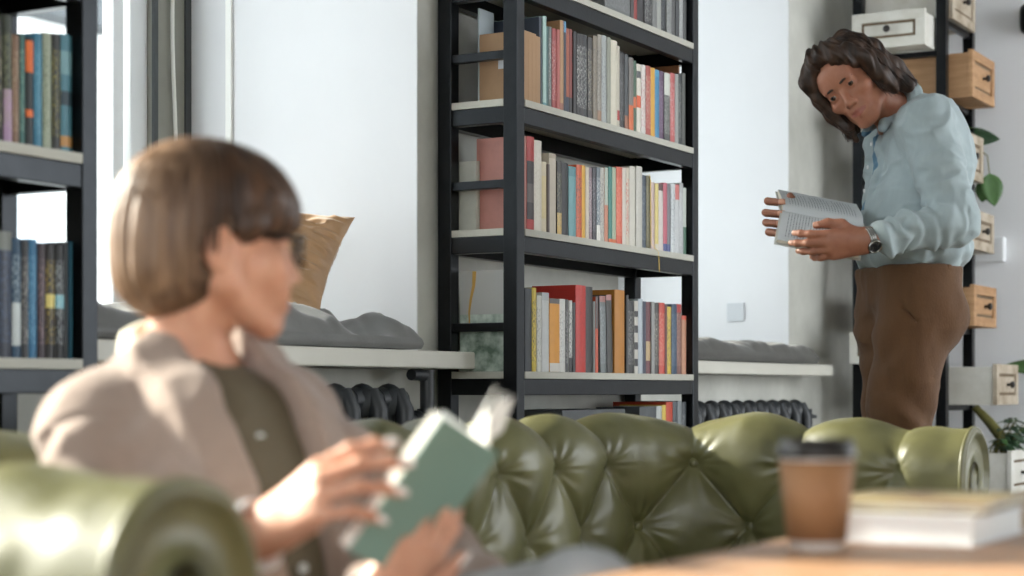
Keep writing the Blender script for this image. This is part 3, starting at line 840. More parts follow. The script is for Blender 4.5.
# plants
m_leaf = mat('leaf_green', rgb(74, 112, 58), 0.45, var=0.3, vscale=20)
m_leafd = mat('leaf_dark', rgb(52, 82, 54), 0.45, var=0.35, vscale=20)
m_stem = mat('olive_stem', rgb(122, 118, 62), 0.6, var=0.3, vscale=18)
def leaf(g, p, d, up, ln, wd, curl=0.3, mi=0):
    p, d, up = np.array(p, float), np.array(d, float), np.array(up, float)
    d = d / np.linalg.norm(d); sd_ = np.cross(d, up); sd_ /= np.linalg.norm(sd_); up = np.cross(sd_, d)
    rows = []
    for k in range(13):
        u = k / 12; wk = wd * (math.sin(PI * u ** 0.8) ** 0.8) if 0 < u < 1 else 0.0008
        c = p + d * ln * (u - 0.12 * curl * u * u) - up * ln * curl * u * u
        rows.append([c + sd_ * wk * t + up * (0.22 * wk * abs(t)) for t in (-1, -0.5, 0, 0.5, 1)])
    g.grid(rows, mi)
def plant(base, leaves, stems, label, mats, cat='plant', nm='potted_plant'):
    root = thing(nm, base, label, cat)
    for (p, d, up, ln, wd, cu, mi) in leaves:
        g = MB(); leaf(g, p, d, up, ln, wd, cu)
        o = build('leaf', g, [mats[mi]], parent=root); md = o.modifiers.new('thick', 'SOLIDIFY'); md.thickness = 0.0012
    g = MB()
    for path, r in stems: g.tube(path, r, 8)
    build('stem', g, [m_stem], parent=root)
    return root
rp = random.Random(3)
lv, st = [], []
for k in range(16):
    a = rp.uniform(0, 2 * PI); b0 = np.array([rp.uniform(7.80, 8.06), rp.uniform(1.975, 2.05), 0.53])
    hh = rp.uniform(0.06, 0.16); lean = np.array([math.cos(a) * 0.05, -abs(math.sin(a)) * 0.06 - 0.01, 0])
    tip = b0 + np.array([0, 0, hh]) + lean; midp = b0 + np.array([0, 0, hh * 0.6]) + lean * 0.3
    st.append(([b0, midp, tip], [0.003, 0.0025, 0.0015]))
    for q in range(4):
        u = 0.4 + 0.2 * q; pp = b0 + (tip - b0) * u
        a2 = a + q * 2.3
        lv.append((pp, (math.cos(a2), math.sin(a2) - 0.5, 0.25), (0, 0, 1), rp.uniform(0.05, 0.075), rp.uniform(0.014, 0.02), 0.5, rp.choice((0, 1, 1))))
st.append(([(8.03, 2.02, 0.53), (8.05, 2.05, 0.61), (8.06, 2.11, 0.68), (8.05, 2.17, 0.745)], [0.026, 0.026, 0.022, 0.016]))
plant((7.93, 2.01, 0.536), lv, st, 'bushy dark green foliage growing in the lowest white drawer', [m_leaf, m_leafd])
q0 = np.array([8.03, 1.95, 0.53])
# tall plant standing on the floor behind, against the end wall
pb = np.array([8.19, 1.80, 0.0])
g = MB(); g.lathe([(0.0005, 0.002), (0.07, 0.002), (0.075, 0), (0.10, 0.22), (0.102, 0.24), (0.094, 0.24), (0.09, 0.215), (0.0005, 0.21)], pb, 32)
tall_st = [([pb + np.array([0.01, 0, 0.2]), pb + np.array([0.04, -0.02, 0.6]), pb + np.array([0.0, 0.02, 0.80]), pb + np.array([0.02, 0.05, 0.90])], [0.008, 0.007, 0.005, 0.004])]
tall_lv = [(pb + np.array([-0.03, 0.0, 0.90]), (-0.15, 1, 0.16), (-0.7, -0.3, 0.7), 0.29, 0.05, 0.12, 0), (pb + np.array([0.02, 0.05, 0.9]), (-0.2, -1, 0.4), (0, 0, 1), 0.24, 0.04, 0.5, 0),
           (pb + np.array([0.0, 0.0, 0.75]), (-0.3, -1, 0.2), (0, 0, 1), 0.2, 0.035, 0.6, 1)]
tp = plant(tuple(pb), tall_lv, tall_st, 'tall plant with one long green leaf beside the white end wall', [m_leaf, m_leafd])
build('pot', g, [mat('plain_white_glaze', rgb(226, 226, 222), 0.35)], parent=tp)
p3 = np.array([8.06, 2.30, 1.93])
plant(tuple(p3 - np.array([0, 0, 0.02])), [(p3 + np.array([0.06, -0.02, 0.03]), (0.25, -1.0, 0.0), (-0.75, -0.3, 0.6), 0.20, 0.06, 0.05, 1), (p3 + np.array([0.03, -0.03, 0.05]), (-0.2, -1, 0.5), (0, 0, 1), 0.12, 0.04, 0.4, 0),
      (np.array([8.15, 2.13, 1.80]), (0.06, -0.12, -1), (-0.9, -0.4, 0), 0.15, 0.05, -0.1, 0), (np.array([8.16, 2.15, 1.78]), (0.2, 0.2, -1), (-0.9, -0.4, 0), 0.11, 0.04, 0.0, 0)],
      [([p3 + np.array([-0.02, 0.06, -0.1]), p3 + np.array([0.02, 0.0, 0.02]), p3 + np.array([0.05, -0.03, 0.05])], 0.004), ([p3 + np.array([0.05, -0.03, 0.05]), p3 + np.array([0.10, -0.06, 0.04]), np.array([8.155, 2.14, 1.88]), np.array([8.15, 2.13, 1.80])], 0.003)],
      'green leafy plant trailing from the white drawer behind the standing man', [m_leaf, m_leafd])

# on the end wall
g = MB(); g.box(XE - 0.05, XE - 0.0015, 2.105, 2.24, 1.41, 1.525)
o = build('wall_box', g, [mat('box_white', rgb(232, 234, 236), 0.4)], base=(XE, 2.17, 1.41), bevel=0.006); add_props(o, 'small white electrical box mounted on the white end wall', 'wall box')
root = thing('wall_light', (XE, 1.95, 2.45), 'black rounded wall light on the end wall, cut by the picture edge', 'light')
g = MB(); g.lathe([(0.0005, 0), (0.05, 0), (0.055, 0.01), (0.055, 0.03), (0.0005, 0.032)], (XE - 0.001, 1.97, 2.505), 28, axis=(-1, 0, 0)); build('mount', g, [m_black], parent=root)
g = MB(); g.lathe([(0.0005, -0.07), (0.03, -0.068), (0.045, -0.055), (0.05, -0.03), (0.05, 0.03), (0.045, 0.055), (0.03, 0.066), (0.0005, 0.068)], (XE - 0.085, 1.972, 2.505), 28); build('lamp_shade', g, [m_black], parent=root)
g = MB(); g.box(7.315, 7.3225, 2.98, 3.06, 1.12, 1.20); o = build('wall_socket', g, [mat('socket_grey', rgb(196, 200, 204), 0.4)], base=(7.32, 3, 1.12), bevel=0.002); add_props(o, 'small pale socket plate on the white reveal above the dark pad', 'socket')
# ------------------------------------------------------------------ books, one by one
WORDS = ['first', 'second', 'third', 'fourth', 'fifth', 'sixth', 'seventh', 'eighth', 'ninth', 'tenth', 'eleventh', 'twelfth', 'thirteenth', 'fourteenth',
         'fifteenth', 'sixteenth', 'seventeenth', 'eighteenth', 'nineteenth', 'twentieth', 'twenty-first', 'twenty-second', 'twenty-third', 'twenty-fourth',
         'twenty-fifth', 'twenty-sixth', 'twenty-seventh', 'twenty-eighth', 'twenty-ninth', 'thirtieth', 'thirty-first', 'thirty-second', 'thirty-third', 'thirty-fourth', 'thirty-fifth', 'thirty-sixth']
def cover_mat(c):
    return mat('cover_%d_%d_%d' % c, rgb(*c), 0.5, var=0.10, vscale=30)
def text_mat(c, k):
    return print_mat('spine_%d_%d_%d_%d_%d_%d' % (c + k), rgb(*c), rgb(*[0.35 * a + 0.65 * b for a, b in zip(c, k)]), scale=(560, 560, 120), thr=0.55)
def make_book(x0, x1, yf, z0, hgt, dep, col, ink=None, bands=(), label='', group=None, lean=0.0, name='book'):
    """upright book, spine towards -y. bands: (from, to, colour) as fractions of the height, spine only"""
    w = x1 - x0
    zs = sorted({0.0, 1.0, *[b[0] for b in bands], *[b[1] for b in bands], *((0.12, 0.86) if ink else ())})
    mats = [cover_mat(col)]
    def seg_mat(a, b):
        mid = (a + b) / 2
        c = col
        for s, e, bc in bands:
            if s <= mid <= e: c = bc
        m = cover_mat(c)
        if ink and 0.12 < mid < 0.86 and not (bands and c != col and len(bands) > 1): m = text_mat(c, ink)
        if m not in mats: mats.append(m)
        return mats.index(m)
    bulge = min(0.004, w * 0.18); t = min(0.0022, w * 0.16)
    outer = [(-w / 2, dep), (-w / 2, 0.002)] + [(-w / 2 + w * k / 6, 0.002 - bulge * math.sin(PI * k / 6)) for k in range(1, 6)] + [(w / 2, 0.002), (w / 2, dep)]
    inner = [(-w / 2 + t, dep), (-w / 2 + t, 0.002 + t)] + [(-w / 2 + t + (w - 2 * t) * k / 6, 0.002 + t) for k in range(1, 6)] + [(w / 2 - t, 0.002 + t), (w / 2 - t, dep)]
    n = len(outer); g = MB()
    V = []
    for z in zs: V += [(x, y, z * hgt) for x, y in outer]
    nb = len(V)
    for z in (0.0, 1.0): V += [(x, y, z * hgt) for x, y in inner]
    F, MI = [], []
    for j in range(len(zs) - 1):
        sm_ = seg_mat(zs[j], zs[j + 1])
        for i in range(n - 1):
            F.append((j * n + i, j * n + i + 1, (j + 1) * n + i + 1, (j + 1) * n + i)); MI.append(sm_ if 1 <= i <= n - 3 else 0)
    for i in range(n - 1):
        F.append((nb + i, nb + n + i, nb + n + i + 1, nb + i + 1)); MI.append(0)
        F.append((i, nb + i, nb + i + 1, i + 1)); MI.append(0)
        to = (len(zs) - 1) * n
        F.append((to + i, to + i + 1, nb + n + i + 1, nb + n + i)); MI.append(0)
    to = (len(zs) - 1) * n
    for i in (0, n - 1):
        a = [i + j * n for j in range(len(zs))]
        F.append(tuple(a + [nb + n + i, nb + i]) if i == 0 else tuple(a[::-1] + [nb + i, nb + n + i])); MI.append(0)
    me = raw_mesh(name, V, F, MI, False, mats)
    base = ((x0 + x1) / 2, yf, z0)
    o = link(name, me, base)
    o.rotation_euler = (0, lean, 0)
    add_props(o, label, 'book', group)
    pg = MB(); pg.box(-w / 2 + t + 0.0003, w / 2 - t - 0.0003, 0.003 + t, dep - 0.003, 0.003, hgt - 0.003)
    me2 = raw_mesh('page_block', pg.v, pg.f, None, False, [m_page])
    link('page_block', me2, parent=o)
    return o
YFB = 2.520
def row(items, py_of, z0, where, group, yf=YFB, dep=0.165, lim=bcx + BW - 0.0465):
    k = 0
    xmax, xmin = max(x_on(i[1], yf) for i in items), min(x_on(i[0], yf) for i in items)
    sq = lambda x: xmin + (x - xmin) * min(1, (lim - xmin) / (xmax - xmin))
    for it in items:
        p0, p1, top, col, ink, bands, look = it[:7]
        lean = it[7] if len(it) > 7 else 0.0
        d = it[8] if len(it) > 8 else dep * (0.92 + 0.16 * rng.random())
        x0, x1 = x_on(p0, yf), x_on(p1, yf)
        xm = (x0 + x1) / 2
        h = (py_of((p0 + p1) / 2) - top) * depth(xm, yf) / FPX
        k += 1; x0, x1 = sq(x0), sq(x1)
        make_book(x0 + 0.0005, x1 - 0.0005, yf + 0.004 * rng.random(), z0 + 0.0008 + abs(math.sin(lean)) * (x1 - x0) / 2, h, d, col, ink, bands, '%s, %s book along %s' % (look, WORDS[k - 1], where), group, lean)
BK = (44, 42, 42); WH = (222, 220, 212); CRM = (206, 198, 178); GR = (150, 150, 146); DG = (84, 86, 86); NV = (40, 50, 66)
RD = (168, 52, 46); OR = (206, 104, 56); YE = (206, 168, 62); TL = (98, 148, 152); BL = (58, 130, 172); PK = (190, 130, 124); TAN = (176, 136, 96); MAR = (112, 52, 54); OL = (120, 112, 70)

# second row in view: files and books
def edge(y0, s, x0=523.5): return lambda px: y0 + s * (px - x0)
yB = edge(98.5, 0.292); yC = edge(228.5, 0.175); yD = edge(371.5, 0.022)
for k, (a, b, top) in enumerate(((523.9, 528.2, 28), (528.3, 532.1, 29.5), (532.2, 536.0, 31), (536.1, 540.2, 34))):
    x0, x1 = x_on(a, YFB), x_on(b, YFB); h = (yB((a + b) / 2) - top) * depth((x0 + x1) / 2, YFB) / FPX
    root = thing('file_box', ((x0 + x1) / 2, YFB, BZ[4] + 0.0006), 'brown cardboard file, %s from the near post on the second row' % ['first', 'second', 'third', 'fourth'][k], 'file box', 'cardboard files on the bookcase')
    g = MB(); zb = BZ[4] + 0.0006; t = 0.0018; y1 = YFB + 0.148
    g.box(x0, x0 + t, YFB + t, y1 - t, zb, zb + h); g.box(x1 - t, x1, YFB + t, y1 - t, zb, zb + h); g.box(x0, x1, YFB, YFB + t, zb, zb + h); g.box(x0, x1, y1 - t, y1, zb, zb + h); g.box(x0 + t, x1 - t, YFB + t, y1 - t, zb, zb + t)
    build('file_body', g, [m_kraft], parent=root)
    g = MB(); g.box(x0 + 0.004, x1 - 0.004, YFB + 0.006, y1 - 0.006, zb + 0.003, zb + h - 0.012); build('papers', g, [m_page], parent=root)
    if k == 0:
        g = MB(); g.box(x0 - 0.0008, x0, YFB + 0.04, YFB + 0.085, zb + 0.10, zb + 0.135); build('label_sticker', g, [mat('sticker', rgb(220, 224, 228), 0.5)], parent=root)
g = MB(); xa = x_on(524.5, YFB); g.box(xa, xa + 0.085, YFB + 0.151, YFB + 0.156, BZ[4] + 0.001, BZ[4] + 0.285)
add_props(build('pale_folder', g, [mat('pale_card', rgb(176, 186, 190), 0.5)], base=(xa, YFB + 0.2, BZ[4])), 'tall pale grey folder standing behind the brown cardboard files', 'folder')
g = MB(); xa, xb = x_on(648, 2.69), x_on(698, 2.70); g.box(5.6695, 5.6795, 2.550, 2.725, BZ[4] + 0.001, BZ[4] + 0.288)
add_props(build('wooden_tray', g, [mat('brown_board', rgb(150, 98, 62), 0.6, var=0.15, vscale=4)], base=(5.675, 2.69, BZ[4]), bevel=0.002), 'plain brown board upright against the far end of the second row', 'board')
R1 = [
 (540.6, 543.6, 14.5, NV, None, [], 'tall thin navy hardback'),
 (543.7, 547.6, 14, (168, 196, 190), None, [(0.0, 0.05, TL)], 'tall pale mint book'),
 (547.7, 550.6, 24, (62, 96, 94), None, [], 'thin dark teal paperback'),
 (550.7, 553.5, 24.5, (112, 116, 112), (190, 190, 184), [], 'thin grey paperback'),
 (553.6, 558.3, 26.5, (150, 58, 56), (200, 160, 150), [], 'red paperback with pale lettering'),
 (558.4, 561.6, 27.5, (170, 92, 84), None, [], 'thin dusty red book'),
 (561.7, 565.6, 18.5, TAN, None, [(0.0, 0.1, (150, 100, 80))], 'tall tan hardback'),
 (565.7, 568.4, 19.5, NV, None, [(0.88, 1.0, (90, 140, 176))], 'navy book with a blue head'),
 (568.5, 571.6, 26.5, (164, 86, 60), None, [(0.0, 0.2, NV)], 'rust brown book with navy foot'),
 (571.7, 575.2, 27.5, (126, 54, 46), None, [(0.0, 0.2, BK)], 'dark red book with black foot'),
 (575.3, 578.6, 30, BK, None, [], 'plain black book'),
 (578.7, 582.2, 32, BK, WH, [], 'black book with white lettering'),
 (582.3, 586.2, 32.5, BK, (206, 206, 200), [], 'wider black book with white lettering'),
 (586.3, 590.6, 33.5, (36, 38, 40), (196, 196, 188), [], 'thick black book with grey lettering'),
 (590.7, 595.6, 36, (58, 54, 50), (176, 166, 140), [], 'charcoal book with beige lettering'),
 (595.7, 600.0, 34.5, (128, 118, 102), (84, 76, 70), [], 'mottled brown-grey hardback'),
 (600.1, 604.4, 33.5, (148, 142, 130), (80, 76, 74), [(0.0, 0.14, (150, 120, 96))], 'grey hardback with dark lettering'),
 (604.5, 609.6, 34.5, (158, 162, 160), (104, 108, 110), [], 'pale grey hardback, faint lettering'),
 (609.7, 613.7, 36.5, (140, 142, 128), None, [], 'grey-green hardback'),
 (613.8, 620.6, 39.5, (204, 198, 180), None, [], 'broad cream hardback'),
 (620.7, 623.8, 45, (186, 180, 164), None, [(0.1, 0.22, RD)], 'thin cream book with red mark'),
 (623.9, 628.8, 52, BK, (120, 124, 124), [], 'low black book, grey lettering'),
 (628.9, 632.8, 53.5, (64, 68, 70), None, [(0.0, 0.2, (150, 96, 70))], 'low charcoal book with brown foot'),
 (632.9, 637.8, 57, (118, 112, 106), None, [(0.0, 0.36, OR)], 'grey book with orange lower part'),
 (637.9, 640.8, 60, (60, 92, 70), None, [(0.35, 0.5, OR)], 'green book with orange patch'),
 (640.9, 645.4, 63.5, (214, 208, 194), None, [(0.38, 0.55, (208, 92, 48)), (0.8, 0.9, DG)], 'white book with orange disc'),
 (645.5, 650.0, 64.5, (208, 202, 196), (168, 100, 96), [], 'white book with red lettering'),
 (650.1, 655.0, 65.5, (168, 82, 70), (206, 190, 170), [], 'brick red book, pale lettering'),
 (655.1, 659.6, 67.5, (208, 158, 56), None, [], 'mustard yellow book'),
 (659.7, 664.2, 69.5, BL, None, [(0.9, 1.0, (70, 150, 186))], 'bright blue book'),
 (664.3, 668.8, 71, (92, 66, 92), (150, 130, 150), [], 'plum purple book'),
 (668.9, 675.0, 73, (78, 80, 78), (186, 186, 178), [(0.68, 1.0, (200, 204, 194))], 'black book with pale upper third'),
 (675.1, 679.8, 73, (182, 92, 90), (214, 190, 186), [], 'rose red book'),
 (679.9, 683.4, 74, (150, 152, 148), None, [], 'thin pale grey book'),
 (683.5, 687.4, 73.5, (40, 46, 46), (150, 150, 140), [], 'low black book, beige lettering'),
 (687.5, 690.8, 73.5, (76, 78, 72), None, [], 'thin slate book'),
]
row(R1, yB, BZ[4], 'the second row of the middle bookcase', 'books on the second row of the middle bookcase', lim=5.668)
R2 = [
 (524.0, 528.2, 135, (188, 128, 116), None, [], 'tall dusty pink hardback', 0, 0.155),
 (528.3, 535.9, 136, (172, 48, 44), None, [(0.12, 0.74, (52, 42, 42)), (0.30, 0.5, (92, 82, 78))], 'tall red and black hardback', 0, 0.15),
 (536.0, 543.9, 140, (214, 208, 194), (196, 186, 168), [], 'tall broad cream book'),
 (544.0, 549.0, 161.5, (208, 196, 168), None, [(0.2, 0.8, (212, 196, 150))], 'low cream and yellow book'),
 (549.1, 551.5, 164, (92, 80, 76), None, [], 'thin brown book'),
 (551.6, 558.9, 153.5, (192, 182, 164), None, [(0.94, 1.0, (170, 158, 138))], 'beige clothbound book'),
 (559.0, 563.9, 161, (50, 48, 42), (140, 136, 96), [(0.0, 0.30, (198, 166, 96))], 'black book with sand coloured foot'),
 (564.0, 571.2, 163, (34, 34, 36), None, [], 'broad plain black book'),
 (571.3, 578.9, 167, (110, 158, 162), None, [(0.86, 1.0, (90, 140, 146))], 'broad light teal book'),
 (579.0, 584.8, 165.5, (198, 92, 52), (80, 50, 44), [], 'orange book with dark lettering'),
 (584.9, 588.9, 166, (214, 164, 50), None, [], 'yellow book'),
 (589.0, 592.4, 168, (204, 194, 178), None, [], 'thin cream book'),
 (592.5, 595.8, 168.5, (136, 116, 122), (190, 180, 180), [], 'mauve grey book'),
 (595.9, 599.8, 168.5, (54, 52, 58), (130, 126, 132), [], 'dark plum book'),
 (599.9, 603.8, 168.5, (112, 122, 128), (220, 220, 220), [(0.0, 0.22, WH)], 'steel grey book'),
 (603.9, 608.4, 168.8, (176, 172, 162), (110, 104, 104), [], 'pale stone book, dark lettering'),
 (608.5, 612.2, 168.8, (196, 130, 102), None, [(0.5, 1.0, (176, 184, 170))], 'apricot and sage book'),
 (612.3, 616.3, 168.3, (44, 118, 108), None, [(0.0, 0.06, OR)], 'deep teal green book'),
 (616.4, 620.6, 168.8, (164, 172, 146), None, [(0.0, 0.06, OR)], 'sage green book'),
 (620.7, 626.9, 168.6, (204, 92, 66), (220, 150, 120), [], 'bright coral red book'),
 (627.0, 631.0, 169.5, (204, 196, 184), None, [], 'thin white book'),
 (631.1, 634.4, 169.5, (196, 186, 168), (172, 60, 52), [], 'cream book with red dots'),
 (634.5, 640.4, 168.4, (200, 196, 184), None, [], 'broad white book'),
 (640.5, 646.9, 168.4, (190, 188, 178), (170, 168, 160), [], 'broad off-white book'),
 (647.0, 651.6, 177.5, (58, 68, 80), (130, 138, 146), [], 'dark slate blue book'),
 (651.7, 656.2, 178, (104, 98, 66), (140, 130, 90), [], 'olive book with hanging ribbon'),
 (656.3, 660.0, 184.5, (194, 172, 164), None, [], 'pale pink book'),
 (660.1, 663.8, 186, (212, 194, 120), None, [(0.0, 0.1, CRM)], 'pale yellow book'),
 (663.9, 668.6, 186.5, (204, 196, 190), None, [(0.9, 1.0, (90, 60, 60))], 'thin white book, dark head'),
 (668.7, 672.8, 185.5, (184, 92, 106), None, [(0.0, 0.12, (70, 80, 130))], 'rose pink book with blue foot'),
 (672.9, 676.2, 186.5, (112, 112, 118), None, [(0.0, 0.12, (70, 80, 130))], 'thin grey book with blue foot'),
 (676.3, 681.0, 186.5, (196, 200, 200), (120, 126, 130), [], 'white book, grey lettering'),
 (681.1, 685.4, 187.5, (188, 190, 190), None, [(0.78, 1.0, (196, 110, 104))], 'white book with red head'),
 (685.5, 689.4, 186, (168, 170, 170), (200, 204, 204), [], 'light grey book'),
 (689.5, 693.0, 191, (186, 194, 184), None, [(0.0, 0.42, (70, 108, 86))], 'white book with green lower part'),
]
row(R2, yC, BZ[3], 'the third row of the middle bookcase', 'books on the third row of the middle bookcase')
rib = None
for o in list(bpy.data.objects):
    if o.get('label', '').startswith('olive book with hanging'): rib = o
g = MB(); pts = [np.array([0.0, 0.02, 0.205]), np.array([0.0, -0.001, 0.211]), np.array([0.0, -0.006, 0.19]), np.array([0.001, -0.007, 0.02]), np.array([0.001, -0.034, -0.01]), np.array([0.0015, -0.037, -0.075])]
hgt_r = max(v.co.z for v in rib.data.vertices)
pts = [p + np.array([0, 0, hgt_r - 0.207]) if p[2] > 0.1 else p for p in pts]
g.grid([[p + np.array([-0.0022, 0, 0]), p + np.array([0.0022, 0, 0])] for p in pts])
me = raw_mesh('ribbon', g.v, g.f, None, True, [mat('ribbon_yellow', rgb(214, 176, 60), 0.5)]); link('ribbon', me, parent=rib)['label'] = 'yellow ribbon bookmark'
R3 = [
 (524.0, 526.0, 276, (92, 110, 116), None, [(0.18, 0.5, (110, 160, 110))], 'thin grey and green magazine', 0, 0.19),
 (526.1, 533.2, 288.5, (38, 44, 50), None, [], 'navy black book'),
 (533.3, 537.9, 288, (204, 178, 58), (60, 56, 40), [], 'bright yellow book'),
 (538.0, 543.2, 296, (198, 198, 190), (130, 130, 128), [], 'plain white book'),
 (543.9, 551.3, 293, (196, 198, 196), None, [(0.9, 1.0, (178, 182, 182))], 'broad light grey book'),
 (551.5, 562.0, 299, (218, 150, 48), None, [(0.0, 0.12, (206, 202, 192)), (0.93, 1.0, (90, 86, 82))], 'broad amber yellow book'),
 (562.1, 568.5, 299.5, (206, 206, 200), (140, 138, 136), [], 'white book after the amber one'),
 (568.8, 571.6, 300, (70, 70, 68), (180, 180, 176), [], 'thin black and white book'),
 (571.7, 575.4, 301, (196, 196, 190), (60, 60, 60), [(0.0, 0.2, BK)], 'white book with black marks'),
 (575.6, 578.3, 303, (42, 42, 42), None, [], 'thin black book'),
 (578.5, 589.0, 286, (186, 48, 38), (160, 36, 30), [], 'big bright red book'),
 (589.2, 596.9, 287.5, (46, 44, 42), None, [], 'tall plain black book'),
 (597.2, 599.4, 302, (112, 112, 106), None, [], 'thin stone grey book'),
 (599.6, 602.4, 297.5, (196, 82, 52), None, [(0.58, 1.0, (92, 76, 72))], 'thin book with orange lower part'),
 (604.6, 610.8, 297, (106, 112, 112), (150, 156, 156), [(0.92, 1.0, (160, 110, 104))], 'grey book leaning on its neighbour', -0.035),
 (611.9, 617.6, 296, (58, 56, 52), None, [(0.93, 1.0, (170, 120, 116))], 'charcoal book leaning on its neighbour', -0.045),
 (619.4, 629.6, 291, (176, 118, 44), None, [], 'broad ochre book'),
 (631.0, 633.2, 296, (50, 50, 48), None, [], 'very thin black book'),
 (633.4, 639.6, 302, (46, 46, 46), (176, 176, 170), [], 'black book with a white title'),
 (639.9, 643.8, 302, (186, 182, 172), None, [(0.1, 0.2, BK), (0.33, 0.43, BK), (0.56, 0.66, BK), (0.78, 0.86, BK)], 'cream book with black squares'),
 (644.0, 648.8, 300, (172, 180, 186), None, [], 'light blue-grey book'),
 (649.0, 652.0, 302.5, (46, 52, 72), None, [], 'thin navy book'),
 (652.1, 656.6, 303, (104, 56, 60), None, [(0.18, 0.45, (186, 160, 120))], 'maroon book with beige patch'),
 (656.8, 660.0, 303, (142, 142, 138), None, [], 'thin mid grey book'),
 (660.1, 664.6, 304, (66, 62, 58), (196, 188, 170), [], 'dark brown book, cream lettering'),
 (664.8, 670.6, 304, (190, 76, 62), (214, 170, 150), [], 'warm red book'),
 (670.8, 673.0, 306, (96, 46, 42), None, [], 'thin dark red book'),
 (673.1, 677.2, 308, (198, 170, 62), (70, 64, 40), [], 'golden yellow book'),
 (677.4, 683.0, 305.5, (56, 76, 98), (110, 124, 136), [], 'steel blue book'),
 (683.1, 688.6, 305.5, (120, 84, 76), (190, 150, 130), [(0.88, 1.0, RD)], 'brown book with red head'),
 (688.8, 693.6, 317, (186, 136, 106), None, [(0.93, 1.0, (196, 84, 60))], 'low tan book with red head'),
]
row(R3, yD, BZ[2], 'the fourth row of the middle bookcase', 'books on the fourth row of the middle bookcase')
# print leaning against the side of that row, seen through the side of the bookcase
def print_sheet():
    m, nt, b = _new('misty_print'); L = nt.links.new
    tc = nt.nodes.new('ShaderNodeTexCoord'); sp = nt.nodes.new('ShaderNodeSeparateXYZ'); n = nt.nodes.new('ShaderNodeTexNoise'); n.inputs['Scale'].default_value = 22; n.inputs['Detail'].default_value = 6
    L(tc.outputs['Object'], n.inputs['Vector']); L(tc.outputs['Object'], sp.inputs[0])
    r = nt.nodes.new('ShaderNodeValToRGB'); r.color_ramp.elements[0].position = 0.35; r.color_ramp.elements[1].position = 0.65
    r.color_ramp.elements[0].color = rgb(92, 112, 96); r.color_ramp.elements[1].color = rgb(196, 208, 196)
    L(n.outputs['Fac'], r.inputs['Fac'])
    g = nt.nodes.new('ShaderNodeMath'); g.operation = 'GREATER_THAN'; g.inputs[1].default_value = 0.165; L(sp.outputs['Z'], g.inputs[0])
    mx = nt.nodes.new('ShaderNodeMix'); mx.data_type = 'RGBA'; mx.inputs['B'].default_value = rgb(176, 176, 172)
    L(r.outputs['Color'], mx.inputs['A']); L(g.outputs[0], mx.inputs['Factor'])
    L(mx.outputs['Result'], b.inputs['Base Color']); b.inputs['Roughness'].default_value = 0.35
    return m
xs_ = bcx + 0.0475; z0 = BZ[2] + 0.001
root = thing('art_print', (xs_, 2.63, z0), 'misty green and grey print with a gold streak in the bookcase side', 'print')
g = MB(); g.box(xs_ - 0.0035, xs_, 2.548, 2.715, z0, z0 + 0.292); build('sheet', g, [print_sheet()], parent=root)
g = MB(); pth = [(2.666, 0.29), (2.668, 0.25), (2.678, 0.21), (2.684, 0.17), (2.682, 0.13)]
g.grid([[(xs_ - 0.0042, y - 0.005 * (1.3 - k * 0.22), z0 + z), (xs_ - 0.0042, y + 0.005 * (1.3 - k * 0.22), z0 + z)] for k, (y, z) in enumerate(pth)])
build('gold_streak', g, [mat('gold_leaf', rgb(206, 166, 90), 0.35, metal=0.6)], parent=root)['label'] = 'gold streak'
# deeper books seen through the side of the third row
make_book(bcx + 0.058, bcx + 0.082, 2.668, BZ[3] + 0.0006, 0.205, 0.058, (196, 196, 184), None, [], 'small white book at the rear of the third row, beyond the dusty pink one', 'books at the rear of the bookcase')
# uppermost row in view
yA = edge(-28, 0.402)
R0 = [
 (606.0, 633.0, -38, (104, 106, 106), (140, 142, 142), [], 'very broad grey volume'),
 (633.6, 637.2, -30, (70, 66, 66), None, [], 'thin charcoal book'),
 (637.3, 640.8, -24, (150, 56, 50), None, [], 'thin red book'),
 (641.0, 648.0, -22, (52, 50, 52), None, [], 'broad black book'),
 (648.2, 656.2, -22, (44, 44, 46), (190, 190, 186), [], 'black book with white pattern'),
 (656.4, 661.4, -20, (120, 122, 120), None, [], 'grey book'),
 (661.6, 666.6, -20, (160, 162, 156), None, [], 'pale grey book'),
 (666.8, 671.4, -16, (38, 40, 42), (90, 96, 104), [], 'black book with blue marks'),
 (671.6, 677.0, -14, (138, 140, 138), (90, 90, 88), [], 'mid grey book with dark marks'),
 (677.2, 681.6, -14, (84, 84, 84), None, [], 'slate grey book'),
 (681.8, 685.4, -12, (56, 58, 60), None, [], 'thin black book'),
 (685.6, 689.6, -12, (150, 152, 152), (196, 196, 194), [], 'silver grey book'),
 (689.8, 693.4, -10, (70, 72, 70), None, [], 'thin dark olive book'),
]
row(R0, yA, BZ[5], 'the uppermost row of the middle bookcase', 'books on the uppermost row of the middle bookcase')
# lowest row in view: standing and lying volumes
zE = BZ[1] + 0.0006
def up_at(p0, p1, top, col, ink, bands, label, dep=0.2, yf=YFB):
    x0, x1 = x_on(p0, yf), x_on(p1, yf)
    h = z_at(top, (x0 + x1) / 2, yf) - zE
    return make_book(x0, x1, yf, zE, h, dep, col, ink, bands, label, 'volumes on the lowest row of the middle bookcase')
up_at(673.4, 677.8, 402, (70, 78, 84), None, [], 'dark slate volume on the lowest row, first of the three by the far post', 0.16)
up_at(678.2, 682.2, 401, (120, 126, 128), None, [], 'grey volume on the lowest row, second of the three by the far post', 0.16)
up_at(682.6, 686.6, 402, (60, 66, 70), (150, 150, 150), [], 'black volume on the lowest row, last of the three by the far post', 0.16)
up_at(666.6, 673.0, 402, (186, 66, 40), None, [], 'tall orange-red volume on the lowest row, half hidden by the sofa', 0.2)
up_at(662.6, 666.4, 405, (206, 176, 70), None, [], 'thin yellow volume on the lowest row beside the orange-red one', 0.16)
